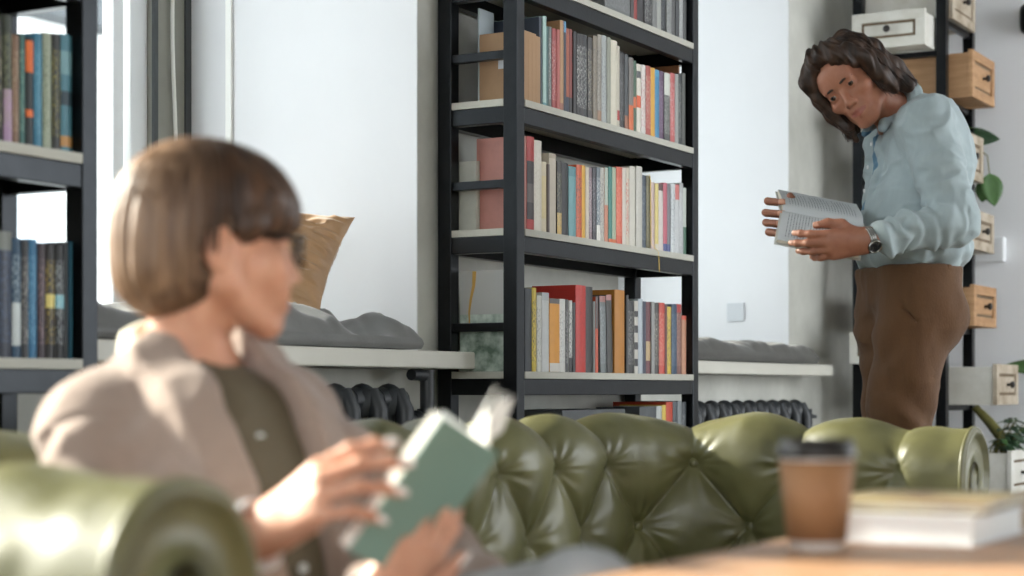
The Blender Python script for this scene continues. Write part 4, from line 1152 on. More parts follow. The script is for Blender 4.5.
up_at(657.0, 662.3, 406, (176, 180, 176), (120, 124, 124), [], 'pale grey volume on the lowest row beside the yellow one', 0.16)
up_at(640.0, 656.8, 407, (74, 78, 80), None, [], 'thick charcoal volume on the lowest row under the orange-red album', 0.16)
x0, x1 = x_on(562, YFB), x_on(624, YFB); zt = z_at(409.5, (x0 + x1) / 2, YFB)
root = thing('archive_box', ((x0 + x1) / 2, YFB, zE), 'long black lidded box on the lowest row of the middle bookcase', 'box')
g = MB(); g.box(x0, x1, YFB, YFB + 0.19, zE, zt - 0.05); build('box_body', g, [cover_mat((58, 62, 64))], parent=root, bevel=0.002)
g = MB(); g.box(x0 - 0.003, x1 + 0.003, YFB - 0.003, YFB + 0.193, zt - 0.0495, zt); build('box_lid', g, [cover_mat((70, 74, 76))], parent=root, bevel=0.002)
xq0, xq1 = x_on(622, YFB) + 0.012, x_on(676, YFB)
# the bookcase behind the woman
yL0 = lambda px: z_to(BZ[3] + 0.008, px); yL1 = lambda px: z_to(BZ[2] + 0.008, px)
def z_to(z, px):
    x = x_on(px, YFB); return 390 - (z - H) * FPX / depth(x, YFB)
L0 = [
 (-16, -8, 18, (120, 60, 50), None, [], 'red-brown paperback'),
 (-7.6, -1.5, 19, (60, 70, 84), None, [], 'dark blue paperback'),
 (-1.2, 6.0, 20, (52, 50, 44), (206, 196, 160), [], 'black paperback with cream lettering'),
 (6.3, 16.0, 16, (56, 62, 52), (150, 150, 110), [(0.0, 0.42, (168, 140, 168))], 'dark green paperback, lilac foot'),
 (16.3, 24.6, 36, (128, 100, 80), (170, 150, 120), [], 'brown paperback'),
 (24.9, 30.6, 35, (60, 104, 100), (150, 180, 160), [], 'teal green paperback'),
 (30.9, 39.6, 39, (42, 48, 50), None, [(0.68, 0.97, (222, 110, 48)), (0.27, 0.34, (222, 110, 48))], 'black paperback with orange blocks'),
 (39.9, 49.2, 35, (62, 122, 148), (110, 166, 186), [], 'bright blue paperback'),
 (49.5, 58.6, 35, (158, 166, 146), (96, 110, 90), [], 'pale sage paperback'),
 (58.9, 68.8, 36, (46, 48, 46), (170, 160, 76), [], 'black paperback with olive lettering'),
 (69.1, 82.4, 37, (74, 124, 138), None, [(0.40, 0.52, (40, 60, 70)), (0.05, 0.14, (190, 140, 80)), (0.66, 0.86, (120, 160, 168))], 'broad teal paperback'),
]
row(L0, yL0, BZ[3] + 0.008, 'the upper row behind the woman', 'books on the upper row behind the woman', lim=blx + 0.75 - 0.0465)
L1 = [
 (-14, -0.5, 236, (60, 56, 60), (120, 120, 120), [], 'grey paperback'),
 (0.0, 15.8, 232, (32, 40, 58), (70, 96, 130), [(0.85, 1.0, (120, 124, 118))], 'broad midnight blue volume'),
 (16.2, 26.4, 239, (44, 74, 98), (206, 214, 214), [(0.1, 0.46, (196, 204, 204))], 'blue and white paperback'),
 (26.7, 34.6, 241, (54, 56, 60), (196, 190, 180), [], 'charcoal paperback with cream lettering'),
 (34.9, 44.2, 240, (54, 112, 148), (120, 176, 204), [], 'bright blue paperback'),
 (44.5, 52.8, 244, (64, 54, 60), (160, 130, 136), [], 'plum paperback'),
 (53.1, 63.6, 245, (36, 34, 34), (220, 190, 90), [(0.44, 0.56, (214, 200, 120))], 'black paperback with yellow motif'),
 (63.9, 73.8, 246, (38, 40, 42), (206, 214, 214), [(0.44, 0.56, (130, 190, 200))], 'black paperback with aqua motif'),
 (74.1, 79.6, 243, (52, 56, 58), None, [], 'thin charcoal paperback'),
 (79.9, 83.6, 243, (44, 96, 116), None, [], 'thin petrol blue paperback'),
]
row(L1, yL1, BZ[2] + 0.008, 'the lower row behind the woman', 'books on the lower row behind the woman', lim=blx + 0.75 - 0.0465)
# ------------------------------------------------------------------ people
def skin_mat(name, c, c2):
    return mat(name, c, 0.48, col2=c2, vscale=22, sss=0.12, bump=0.05, bscale=220, spec=0.4)
m_skin_m = skin_mat('skin_tanned', rgb(168, 116, 92), rgb(152, 100, 78))
m_skin_w = skin_mat('skin_fair', rgb(204, 154, 128), rgb(190, 136, 110))
m_lip_m = mat('lip_rose', rgb(150, 88, 74), 0.45, sss=0.1)
m_lip_w = mat('lip_pink', rgb(182, 100, 94), 0.4, sss=0.1)
m_nail = mat('pale_nail', rgb(238, 226, 218), 0.22, coat=0.4)
m_nail_m = mat('natural_nail', rgb(204, 154, 130), 0.3)

def head_shape(F, nose=1.0, jaw=1.0, ears=True, male=True):
    """face and skull in the field's current frame: x to the subject's right, y forward, z up, eyes at z = 0"""
    k = 0.018
    F.ell((0, -0.020, 0.036), (0.074, 0.094, 0.084), k)
    F.ell((0, 0.012, 0.010), (0.068, 0.074, 0.075), k)
    F.ell((0, 0.030, -0.040), (0.056 * jaw, 0.056, 0.066), k)
    for s in (-1, 1):
        F.rc((s * 0.058, -0.004, -0.050), (s * 0.020, 0.066, -0.100), 0.020 * jaw, 0.016, 0.02)
        F.ell((s * 0.044, 0.058, -0.026), (0.024, 0.022, 0.018), 0.02)
        F.rc((s * 0.060, 0.0, -0.01), (s * 0.060, 0.0, -0.05), 0.014, 0.016, 0.02)
    F.ell((0, 0.072, -0.102), (0.024 * jaw, 0.017, 0.017), 0.02)
    F.rc((-0.036, 0.079, 0.019), (0.036, 0.079, 0.019), 0.0115 if male else 0.009, None, 0.014)
    F.ell((0, 0.066, 0.045), (0.055, 0.026, 0.034), 0.02)
    F.ell((0, 0.078, -0.068), (0.030, 0.016, 0.022), 0.02)
    for s in (-1, 1): F.ell((s * 0.0325, 0.095, -0.002), (0.018, 0.016, 0.0125), 0.013, sub=True)
    for s in (-1, 1):            # lids round the eyeball
        F.ell((s * 0.0325, 0.0745, 0.0005), (0.0158, 0.0140, 0.0140), 0.004)
        F.ell((s * 0.0325, 0.090, -0.0005), (0.0135, 0.010, 0.0044), 0.003, sub=True)
    F.rc((0, 0.083, 0.006), (0, 0.100, -0.034), 0.0082, 0.0098 * nose, 0.010)
    F.ell((0, 0.102, -0.038), (0.0108 * nose, 0.0105, 0.0092), 0.008)
    for s in (-1, 1):
        F.ell((s * 0.0115 * nose, 0.0935, -0.0415), (0.0072, 0.0095, 0.0070), 0.005)
        F.ell((s * 0.0060, 0.100, -0.0478), (0.0038, 0.0052, 0.0035), 0.003, sub=True)
    F.rc((-0.023, 0.082, -0.0665), (0, 0.0920, -0.0660), 0.0036, 0.0048, 0.008); F.rc((0.023, 0.082, -0.0665), (0, 0.0920, -0.0660), 0.0036, 0.0048, 0.008)
    F.rc((-0.019, 0.083, -0.0735), (0, 0.0910, -0.0765), 0.0038, 0.0056, 0.008); F.rc((0.019, 0.083, -0.0735), (0, 0.0910, -0.0765), 0.0038, 0.0056, 0.008)
    F.chain([(-0.028, 0.083, -0.0665), (-0.012, 0.0955, -0.0710), (0, 0.0980, -0.0708), (0.012, 0.0955, -0.0710), (0.028, 0.083, -0.0665)], 0.0018, 0.002, sub=True)
    if ears:
        for s in (-1, 1):
            a = math.radians(12); R = frame_mat(np.array([1, 0.35 * s * 0 + 0.0, 0]), np.array([0, math.cos(a), math.sin(a)]), np.array([0, -math.sin(a), math.cos(a)]))
            F.ell((s * 0.0745, -0.012, -0.010), (0.0085, 0.018, 0.031), 0.004, R=R)
            F.ell((s * 0.082, -0.008, -0.008), (0.006, 0.010, 0.019), 0.004, sub=True, R=R)
            F.ell((s * 0.074, -0.004, -0.034), (0.007, 0.008, 0.009), 0.004)

def hand_frame(Y, Z, right):
    Y = np.array(Y, float); Y /= np.linalg.norm(Y); Z = np.array(Z, float); Z = Z - Y * Z.dot(Y); Z /= np.linalg.norm(Z)
    X = np.cross(Y, Z)
    if right: X = -X
    return X, Y, Z            # X towards the thumb side, Y along the fingers, Z out of the back of the hand
def finger_chain(root, Y, Z, lens, curl, X=None, spread=0.0):
    d = Y * math.cos(spread) + (X * math.sin(spread) if X is not None else 0)
    n = Z; pts = [root]
    for L, c in zip(lens, curl):
        c = math.radians(c); d, n = d * math.cos(c) - n * math.sin(c), n * math.cos(c) + d * math.sin(c)
        pts.append(pts[-1] + d * L)
    return pts, d, n
FLEN = [(0.043, 0.026, 0.020), (0.047, 0.030, 0.021), (0.043, 0.028, 0.021), (0.034, 0.021, 0.019)]
def hand(F, wrist, Y, Z, right, curls, spread=(0.10, 0.02, -0.05, -0.14), thumb=None, sc=1.0, thick=1.0, long_nails=0.0):
    """palm, four fingers of different length and a thumb; returns nail data. thumb: three points in (X, Y, Z) of the hand"""
    F.frame()
    X, Y, Z = hand_frame(Y, Z, right); W = np.array(wrist, float)
    g = lambda a, b, c: W + (X * a + Y * b + Z * c) * sc
    roots = [g(0.028, 0.088, 0.001), g(0.008, 0.093, 0.004), g(-0.012, 0.088, 0.002), g(-0.030, 0.078, -0.003)]
    for r, x0 in zip(roots, (0.014, 0.005, -0.006, -0.015)):
        F.rc(g(x0, 0.0, -0.002), r, 0.0165 * sc * thick, 0.0108 * sc * thick, 0.014)
    F.rc(g(0.016, 0.02, -0.008), g(0.020, 0.07, -0.008), 0.014 * sc, 0.012 * sc, 0.014)
    F.rc(g(-0.018, 0.02, -0.009), g(-0.024, 0.062, -0.009), 0.013 * sc, 0.011 * sc, 0.014)
    F.rc(g(0, -0.03, 0), g(0, 0.012, 0), 0.024 * sc * thick, 0.021 * sc * thick, 0.02, flat=(Z, 0.75))
    nails = []
    for i in range(4):
        pts, d, n = finger_chain(roots[i], Y, Z, [q * sc for q in FLEN[i]], curls[i], X, spread[i])
        r0 = (0.0092, 0.0094, 0.0088, 0.0078)[i] * sc * thick
        F.chain(pts, [r0 * 1.08, r0, r0 * 0.88, r0 * 0.74], 0.0035)
        for p in pts[1:3]: F.ell(p + n * 0.0005, (r0 * 1.03,) * 3, 0.004)
        nails.append((pts[-1] + n * r0 * 0.42 - d * 0.004, d, n, r0 * 0.74))
    t = thumb or [(0.020, 0.018, -0.008), (0.046, 0.050, -0.016), (0.056, 0.082, -0.020), (0.058, 0.108, -0.020)]
    tp = [g(*q) for q in t]
    F.chain(tp, [0.0165 * sc, 0.0122 * sc * thick, 0.0112 * sc * thick, 0.0086 * sc * thick], 0.008)
    d = tp[-1] - tp[-2]; d /= np.linalg.norm(d); n = Z * 0.6 + X * 0.7; n = n - d * n.dot(d); n /= np.linalg.norm(n)
    nails.append((tp[-1] + n * 0.005 * sc - d * 0.003, d, n, 0.0088 * sc))
    return nails
def nail_meshes(nails, m, parent, ext=0.0):
    for c, d, n, r in nails:
        sd_ = np.cross(d, n); rows = []
        for u in np.linspace(-1, 1, 9):
            L = r * 1.15 + ext * (u > 0) ; wv = r * 0.88 * (1 - 0.18 * max(0, u) ** 3 - 0.25 * max(0, -u) ** 3)
            rows.append([c + d * (u * L + ext * 0.3) + sd_ * wv * v + n * (0.42 * r * (1 - v * v) - 0.10 * r * u * u - 0.0002) for v in np.linspace(-1, 1, 9)])
        g = MB(); g.grid(rows)
        o = build('fingernail', g, [m], parent=parent); md = o.modifiers.new('thick', 'SOLIDIFY'); md.thickness = 0.0008
def finish(name, F, mats, base, parent=None, disp=None, mi=None, sm=1):
    V, Q = F.mesh()
    V = smooth_mesh(V, Q, sm, 0.5) if sm else V
    if disp is not None:
        N = vert_normals(V, Q); V = V + N * disp(V, N)[:, None]
    idx = None
    if mi is not None: idx = mi(V[Q].mean(1))
    b = np.array(base, float) if parent is None else np.array(parent.matrix_basis.translation)
    me = raw_mesh(name, V - b, Q, idx, True, mats)
    return link(name, me, base, parent)
def eyes(parent, o, R, iris, px=0.0325):
    """eyeballs with iris and pupil, looking along the frame's y axis (or at a given direction)"""
    for s in (-1, 1):
        c = o + R @ np.array([s * px, 0.0745, 0.0])
        fw = R @ np.array([0, 1.0, 0]); g = MB()
        rr = 0.0123
        prof = [(rr * math.sin(a), rr * math.cos(a)) for a in np.linspace(PI, 0.66, 14)]
        g.lathe(prof, c, 20, axis=fw, caps=False)
        ip = [(rr * math.sin(a), rr * math.cos(a)) for a in (0.66, 0.54, 0.40, 0.28)]
        g.lathe(ip, c, 20, mi=1, axis=fw, caps=False)
        pp = [(rr * math.sin(a), rr * math.cos(a)) for a in (0.28, 0.14, 0.002)]
        g.lathe(pp, c, 20, mi=2, axis=fw, caps=False)
        build('eye', g, [mat('eye_white', rgb(150, 138, 130), 0.25), iris, mat('pupil', rgb(14, 12, 12), 0.1)], parent=parent)
def strands(g, n, root_fn, r=0.0012, mi=0, sides=4):
    for _ in range(n):
        path, rs = root_fn()
        g.tube(path, [r * q for q in rs], sides, mi, caps=False)
def hair_mat(name, dark, light, scale=(60, 60, 5), zgrad=None):
    """long thin streaks of two hair colours"""
    m, nt, b = _new(name); L = nt.links.new
    tc = nt.nodes.new('ShaderNodeTexCoord'); mp = nt.nodes.new('ShaderNodeMapping'); mp.inputs['Scale'].default_value = scale
    n = nt.nodes.new('ShaderNodeTexNoise'); n.inputs['Scale'].default_value = 1.0; n.inputs['Detail'].default_value = 4
    r = nt.nodes.new('ShaderNodeValToRGB'); r.color_ramp.elements[0].position = 0.35; r.color_ramp.elements[1].position = 0.72
    r.color_ramp.elements[0].color = dark; r.color_ramp.elements[1].color = light
    L(tc.outputs['Object'], mp.inputs['Vector']); L(mp.outputs['Vector'], n.inputs['Vector']); L(n.outputs['Fac'], r.inputs['Fac']); L(r.outputs['Color'], b.inputs['Base Color'])
    bp = nt.nodes.new('ShaderNodeBump'); bp.inputs['Strength'].default_value = 0.5; bp.inputs['Distance'].default_value = 0.004
    L(n.outputs['Fac'], bp.inputs['Height']); L(bp.outputs['Normal'], b.inputs['Normal'])
    b.inputs['Roughness'].default_value = 0.52; b.inputs['Specular IOR Level'].default_value = 0.4
    return m
m_denim_seam = None
def open_page_mat():
    return print_mat('printed_page', rgb(214, 216, 214), rgb(120, 124, 128), scale=(90, 420, 420), thr=0.60, rough=0.7)

# ================================================================== the standing man
EYE = P(841.5, 91, 4.735)
_up = np.array([-0.66, 0.0, 0.75]); _n = np.array([-0.45, -0.80, -0.396])
mn_ = dirw(*_n); mu = dirw(*_up); mu = mu - mn_ * mu.dot(mn_); mu /= np.linalg.norm(mu); mx_ = np.cross(mn_, mu)
RM = frame_mat(mx_, mn_, mu)
OM = EYE - mn_ * 0.086
fM = dirw(-0.985, -0.17, 0); lM = dirw(0.17, -0.985, 0)          # where the chest faces; his left
NBm = P(905, 113, 4.88)
SLm = NBm + lM * 0.178 - CU * 0.055 + fM * 0.01; SRm = NBm - lM * 0.168 - CU * 0.060 - fM * 0.025
ELm = P(953, 222, 4.60); WLm = P(868, 240, 4.55)
ERm = rfu(1.05, 5.03, 1.235); WRm = P(806, 222, 4.90)
CHm = P(917, 172, 4.86); BEm = P(913, 236, 4.86); PEm = P(908, 300, 4.86)
base_m = (float(PEm[0]), float(PEm[1]), 0.0)
_q = np.array([OM, WLm, WRm, ELm, ERm, SLm, SRm, NBm, PEm, P(760, 215, 4.8)]); lo = _q.min(0) - 0.16; hi = _q.max(0) + 0.16
lo[2] = 0.95; hi[2] = OM[2] + 0.22
B = Field(lo, hi, 0.0036)
B.frame(OM, RM); head_shape(B, 1.0, 1.0, True, True)
neck_top = OM + RM @ np.array([0, -0.030, -0.075])
B.frame(); B.rc(NBm + fM * 0.012, neck_top, 0.060, 0.054, 0.03)
B.rc(NBm - CU * 0.06 - fM * 0.02, CHm - fM * 0.035, 0.065, 0.075, 0.04); B.rc(CHm - fM * 0.035, BEm, 0.075, 0.085, 0.04); B.rc(BEm, PEm, 0.085, 0.085, 0.04)
for s_, e_, w_ in ((SLm, ELm, WLm), (SRm, ERm, WRm)):
    B.rc(NBm - CU * 0.05, s_, 0.06, 0.05, 0.03); B.rc(s_, e_, 0.042, 0.030, 0.02); B.rc(e_, w_, 0.030, 0.0265, 0.015)
# left hand: thumb on top of the page, fingers under it
Yl = dirw(-1.0, 0.06, -0.12)
nails_m = hand(B, WLm + Yl * 0.012, Yl, dirw(-0.02, -0.95, -0.22), False, [(12, 20, 14), (14, 22, 16), (18, 26, 18), (24, 30, 22)],
               spread=(0.10, 0.03, -0.03, -0.10), thumb=[(0.020, 0.020, -0.010), (0.046, 0.048, -0.014), (0.052, 0.082, -0.020), (0.050, 0.112, -0.022)], sc=1.0, thick=1.08)
# right hand: fingers curl round the far end of the book
B.frame()
Wr = P(806, 224, 4.90)
B.rc(Wr, P(792, 216, 4.885), 0.026, 0.03, 0.02); B.rc(Wr, P(790, 226, 4.885), 0.024, 0.026, 0.02)
nails_r = []
for i, (yk, yt, L) in enumerate(((201, 201.5, 1.0), (212.5, 213, 1.1), (222.5, 223, 1.08), (232, 233, 0.95))):
    pts = [P(786 - i * 0.2, yk + 2, 4.872), P(769 - 2.5 * math.sin(1.2 * i), yk + 0.5, 4.835), P(767.5 - 2.5 * math.sin(1.2 * i), yk, 4.785), P(779 + 3 * L - i, yt + 0.5, 4.752)]
    B.chain(pts, [0.0115, 0.0105, 0.0098, 0.0082], 0.0035)
    nails_r.append((pts[-1] + dirw(-0.2, -1, 0.1) * 0.004, dirw(0.9, -0.4, 0), dirw(-0.35, -0.95, 0.05), 0.0082))
B.chain([Wr, P(796, 205, 4.84), P(790, 196, 4.80)], [0.015, 0.0115, 0.010], 0.01)
def lips_m(c):
    q = (c - OM) @ RM
    out = np.zeros(len(c), int)
    e = ((q[:, 0] / 0.0255) ** 2 + ((q[:, 2] + 0.0712) / (0.0088 * np.sqrt(np.clip(1 - (q[:, 0] / 0.029) ** 2, 0.05, 1)))) ** 2) < 1
    out[e & (q[:, 1] > 0.080)] = 1
    return out
man = finish('person', B, [m_skin_m, m_lip_m], base_m, mi=lips_m, sm=2)
add_props(man, 'standing person in pale blue shirt and brown trousers, turning around, open book in hands', 'person')
nail_meshes(nails_m + nails_r, m_nail_m, man)
eyes(man, OM, RM @ np.array([[1, 0, 0], [0, 1, 0], [0, 0, 1.0]]), mat('iris_brown', rgb(62, 44, 32), 0.15))
m_hair_m = hair_mat('dark_brown_hair', rgb(28, 20, 16), rgb(74, 52, 38), (50, 50, 7))
# eyebrows
for s in (-1, 1):
    g = MB(); pts = [OM + RM @ np.array([s * x, y, z]) for x, y, z in ((0.012, 0.0925, 0.0178), (0.023, 0.0930, 0.0198), (0.036, 0.0890, 0.0200), (0.049, 0.0770, 0.0145))]
    rows = []
    for p, hh in zip(pts, (0.0036, 0.0042, 0.0036, 0.0016)):
        rows.append([p + mu * hh * a + mn_ * (0.0022 if abs(a) < 1 else -0.001) for a in (-1, -0.4, 0.4, 1)])
    g.grid(rows); o = build('eyebrow', g, [m_hair_m], parent=man); md = o.modifiers.new('s', 'SUBSURF'); md.levels = 1; md.render_levels = 2
# hair: wavy, chin length
Hf = Field(OM - 0.24, OM + 0.24, 0.0034)
Hf.frame(OM, RM)
Hf.ell((0, -0.026, 0.038), (0.082, 0.101, 0.088), 0.02)
Hf.ell((0, -0.055, -0.02), (0.078, 0.070, 0.085), 0.02)
for s in (-1, 1):
    Hf.chain([(s * 0.012, 0.060, 0.108), (s * 0.058, 0.064, 0.070), (s * 0.084, 0.034, 0.020), (s * 0.090, 0.022, -0.035), (s * 0.088, 0.016, -0.085)], [0.024, 0.027, 0.024, 0.021, 0.014], 0.014)
    Hf.chain([(s * 0.03, 0.02, 0.108), (s * 0.072, 0.0, 0.056), (s * 0.086, -0.022, -0.005), (s * 0.086, -0.030, -0.065), (s * 0.098, -0.034, -0.105)], [0.020, 0.024, 0.024, 0.023, 0.013], 0.014)
    Hf.chain([(s * 0.04, -0.06, 0.10), (s * 0.075, -0.07, 0.03), (s * 0.078, -0.082, -0.04), (s * 0.086, -0.092, -0.108)], [0.026, 0.028, 0.027, 0.014], 0.014)
    Hf.chain([(s * 0.03, -0.115, 0.02), (s * 0.03, -0.118, -0.06), (s * 0.036, -0.132, -0.118)], [0.026, 0.024, 0.012], 0.014)
    Hf.chain([(s * 0.015, 0.050, 0.118), (s * 0.045, 0.072, 0.085), (s * 0.072, 0.060, 0.045)], [0.020, 0.020, 0.014], 0.012)
Hf.ell((0, 0.092, -0.030), (0.060, 0.075, 0.088), 0.016, sub=True)
Hf.ell((0, 0.080, -0.085), (0.064, 0.068, 0.060), 0.014, sub=True)
Hf.chain([(0.045, 0.078, 0.075), (0.068, 0.072, 0.030), (0.076, 0.056, -0.025), (0.072, 0.046, -0.080), (0.080, 0.036, -0.125)], [0.012, 0.015, 0.017, 0.015, 0.008], 0.012)
Hf.chain([(-0.050, 0.066, 0.078), (-0.072, 0.046, 0.030), (-0.080, 0.024, -0.02)], [0.012, 0.014, 0.012], 0.012)
def hair_disp(V, N):
    q = (V - OM) @ RM
    a = np.arctan2(q[:, 0], q[:, 1] + 0.02)
    s = np.stack([a * 7, q[:, 2] * 14 + np.sin(a * 5) * 0.8, q[:, 2] * 0], -1)
    return (vnoise(s) - 0.5) * 0.012 + (vnoise(np.stack([a * 16 + np.sin(q[:, 2] * 30), q[:, 2] * 12, q[:, 2] * 0 + 4], -1)) - 0.5) * 0.008
hair_m = finish('hair', Hf, [m_hair_m], base_m, man, disp=hair_disp)
rh = random.Random(11)
def lock():
    a = rh.uniform(-2.85, 2.85); s = 1
    st_ = rh.uniform(0.35, 1.0)
    zt = 0.118 * st_ * (1.0 - 0.1 * abs(a) / PI)
    pts = []; ln = rh.uniform(0.6, 1.0); ph = rh.uniform(0, 6); wv = rh.uniform(0.004, 0.011); lift = rh.uniform(0.0, 0.010)
    zb = -0.06 - 0.06 * ln if abs(a) > 0.9 else 0.01 + 0.04 * rh.random()
    if abs(a) < 0.75: a = math.copysign(rh.uniform(0.75, 1.3), a); zb = -0.05 - 0.05 * ln
    for k in range(9):
        u = k / 8; z = zt + (zb - zt) * u
        zz = max(-1, min(1, (z - 0.040) / 0.098)); rad = math.sqrt(max(0.06, 1 - zz * zz)) if z > 0.04 else 1.0
        aa = a + 0.08 * math.sin(ph + u * 7)
        rx, ry = 0.094 * rad + lift * u + wv * math.sin(ph + u * 8), 0.110 * rad + lift * u + wv * math.sin(ph + u * 8)
        if z < -0.07: rx += (-0.07 - z) * 0.35; ry += (-0.07 - z) * 0.2
        pts.append(OM + RM @ np.array([rx * math.sin(aa), -0.022 + ry * math.cos(aa) * (0.8 if abs(aa) < 1.4 else 1.0), z]))
    return pts, [1.0, 1.3, 1.4, 1.4, 1.3, 1.2, 1.0, 0.7, 0.3]
g = MB(); strands(g, 520, lock, 0.0013, 0, 4)
build('hair_strands', g, [m_hair_m], parent=hair_m)

# shirt
m_shirt = mat('pale_blue_linen', rgb(156, 170, 173), 0.85, var=0.07, vscale=40, stretch=(1, 1, 0.3), bump=0.12, bscale=500, sheen=0.15)
m_shirt_shade = mat('shaded_shirt_blue', rgb(88, 122, 144), 0.85, bump=0.1, bscale=500)  # shade inside the open shirt front, painted as a bluer cloth
_q = np.array([WLm, WRm, ELm, ERm, SLm, SRm, NBm, PEm, CHm]); lo = _q.min(0) - 0.2; hi = _q.max(0) + 0.2; lo[2] = 1.05; hi[2] = NBm[2] + 0.12
S_ = Field(lo, hi, 0.0045)
RT = frame_mat(-lM, fM, CU)                         # torso frame: x to his right, y forward
S_.frame(CHm, RT)
tl = lambda p: (np.array(p) - CHm) @ RT
S_.ell(tl(CHm + CU * 0.02) + np.array([0, -0.022, 0]), (0.180, 0.118, 0.19), 0.04)
S_.ell(tl(BEm) + np.array([0, 0.0, 0.01]), (0.176, 0.142, 0.155), 0.05)
S_.ell(tl(BEm) + np.array([0, 0.005, -0.045]), (0.180, 0.152, 0.066), 0.03)
S_.rc(tl(SLm) + np.array([0.01, 0, -0.005]), tl(SRm) + np.array([-0.03, -0.03, -0.005]), 0.070, 0.056, 0.04)
S_.rc(tl(NBm) + np.array([0, -0.012, -0.055]), tl(NBm) + np.array([0, -0.006, -0.015]), 0.085, 0.068, 0.03)
S_.ell(tl(NBm) + np.array([0, -0.075, -0.10]), (0.13, 0.06, 0.11), 0.04)
for s_, e_, w_ in ((SLm, ELm, WLm), (SRm, ERm, WRm)):
    wd_ = w_ + (e_ - w_) * 0.18
    S_.rc(tl(s_), tl(s_ + (e_ - s_) * 0.5), 0.072, 0.066, 0.03); S_.rc(tl(s_ + (e_ - s_) * 0.5), tl(e_), 0.066, 0.060, 0.02); S_.rc(tl(e_), tl(wd_), 0.058, 0.044, 0.02)
    S_.rc(tl(w_ + (e_ - w_) * 0.28), tl(w_ + (e_ - w_) * 0.21), 0.041, 0.040, 0.004)
# flat hem and open neck
def cut_hem(g, d):
    q = (g - CHm) @ RT
    wob = 0.006 * np.sin(q[..., 0] * 30) + 0.006 * np.sin(q[..., 1] * 24 + 1)
    zc = P(908, 272, 4.86)[2]
    return np.maximum(d, zc + wob - g[..., 2])
S_.apply(cut_hem)
# collar band and two collar leaves
nb = tl(NBm)
nd_ = np.array((neck_top - NBm) @ RT); nd_ /= np.linalg.norm(nd_)
cX = np.array([1.0, 0, 0]); cY = np.cross(nd_, cX); cY /= np.linalg.norm(cY)
cring = lambda rr, up, dip: [nb + nd_ * (up - dip * (1 - math.cos(a)) * 0.5) + cX * math.sin(a) * rr - cY * math.cos(a) * rr + np.array([0, 0, 0.0]) for a in np.linspace(-2.75, 2.75, 21)]
S_.chain(cring(0.072, 0.012, 0.030), 0.0105, 0.004); S_.chain(cring(0.070, 0.030, 0.030), 0.0085, 0.003)
S_.chain(cring(0.078, 0.020, 0.030)[2:-2], 0.0085, 0.003); S_.chain(cring(0.084, 0.004, 0.026)[2:-2], 0.0080, 0.003)
for s in (-1, 1):
    S_.rc(nb + np.array([s * 0.045, 0.060, 0.002]), nb + np.array([s * 0.062, 0.092, -0.052]), 0.014, 0.007, 0.006); S_.rc(nb + np.array([s * 0.065, 0.030, 0.0]), nb + np.array([s * 0.062, 0.088, -0.050]), 0.012, 0.007, 0.006)
# neck opening
S_.rc(nb + nd_ * 0.16, nb + nd_ * 0.0, 0.060, 0.056, 0.004, sub=True)
S_.rc(nb + np.array([0, 0.050, 0.03]), nb + np.array([0, 0.078, -0.05]), 0.024, 0.006, 0.006, sub=True)
# placket ridge and seams
S_.chain([nb + np.array([0.016, 0.076, -0.07]), np.array([0.016, 0.094, 0.03]), tl(BEm) + np.array([0.016, 0.136, 0.02]), tl(BEm) + np.array([0.016, 0.152, -0.05])], 0.010, 0.006)
def wrinkles(amp, seeds, freq=(14, 14, 9)):
    def f(V, N):
        q = V * np.array(freq); w1 = vnoise(q * 0.6 + seeds); w2 = vnoise(q * 0.5 + seeds + 7)
        r1 = 1 - np.abs(2 * vnoise(q + np.stack([w1, w2, w1], -1) * 2.2 + seeds) - 1)
        r2 = 1 - np.abs(2 * vnoise(q * 2.1 + np.stack([w2, w1, w2], -1) * 2 + seeds + 3) - 1)
        return amp * (1.0 * (r1 - 0.6) + 0.45 * (r2 - 0.6))
    return f
def shirt_disp(V, N):
    d = wrinkles(0.015, 3.0, (11, 11, 15))(V, N)
    # rings of folds along the forearm and at the elbow
    for s_, e_, w_ in ((SLm, ELm, WLm), (SRm, ERm, WRm)):
        ax = w_ - e_; L = np.linalg.norm(ax); ax = ax / L; t = (V - e_) @ ax / L; rad = np.linalg.norm((V - e_) - np.outer((V - e_) @ ax, ax), axis=1)
        m = np.exp(-((rad / 0.075) ** 4)) * (t > -0.1) * (t < 1.0)
        d = d + m * 0.0055 * np.sin(t * 34 + 3 * vnoise(V * 30) * 2) * np.clip(1.2 - abs(t - 0.45) * 1.2, 0, 1)
    zc = P(908, 272, 4.86)[2]
    d = d + 0.006 * np.sin((V @ CR) * 70 + vnoise(V * 15) * 5) * np.exp(-((V[:, 2] - zc - 0.02) / 0.04) ** 2)
    # hanging folds down the side
    d = d + 0.005 * np.sin((V @ fM) * 55 + vnoise(V * 8) * 4) * np.clip(1 - np.abs(V[:, 2] - BEm[2]) / 0.16, 0, 1)
    return d
def shirt_mi(c):  # picks the strip of shirt front that gets the painted shade
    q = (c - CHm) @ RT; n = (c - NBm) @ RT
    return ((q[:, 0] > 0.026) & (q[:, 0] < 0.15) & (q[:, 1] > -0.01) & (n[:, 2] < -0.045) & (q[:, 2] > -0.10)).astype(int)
shirt = finish('shirt', S_, [m_shirt, m_shirt_shade], base_m, man, disp=shirt_disp, mi=shirt_mi, sm=2)
# buttons down the front
for u in np.linspace(0.05, 0.95, 5):
    p = CHm + RT @ (nb + np.array([0.016, 0.085, -0.07]) + (tl(BEm) + np.array([0.016, 0.152, -0.02]) - nb - np.array([0.016, 0.085, -0.07])) * u + np.array([0, 0.012 * math.sin(PI * u) * 0, 0]))
    g = MB(); g.lathe([(0.0055, 0), (0.0055, 0.002), (0.004, 0.0026), (0.0005, 0.0022)], p + fM * 0.002, 12, axis=fM); build('button', g, [mat('shell_button', rgb(210, 214, 214), 0.3)], parent=shirt)

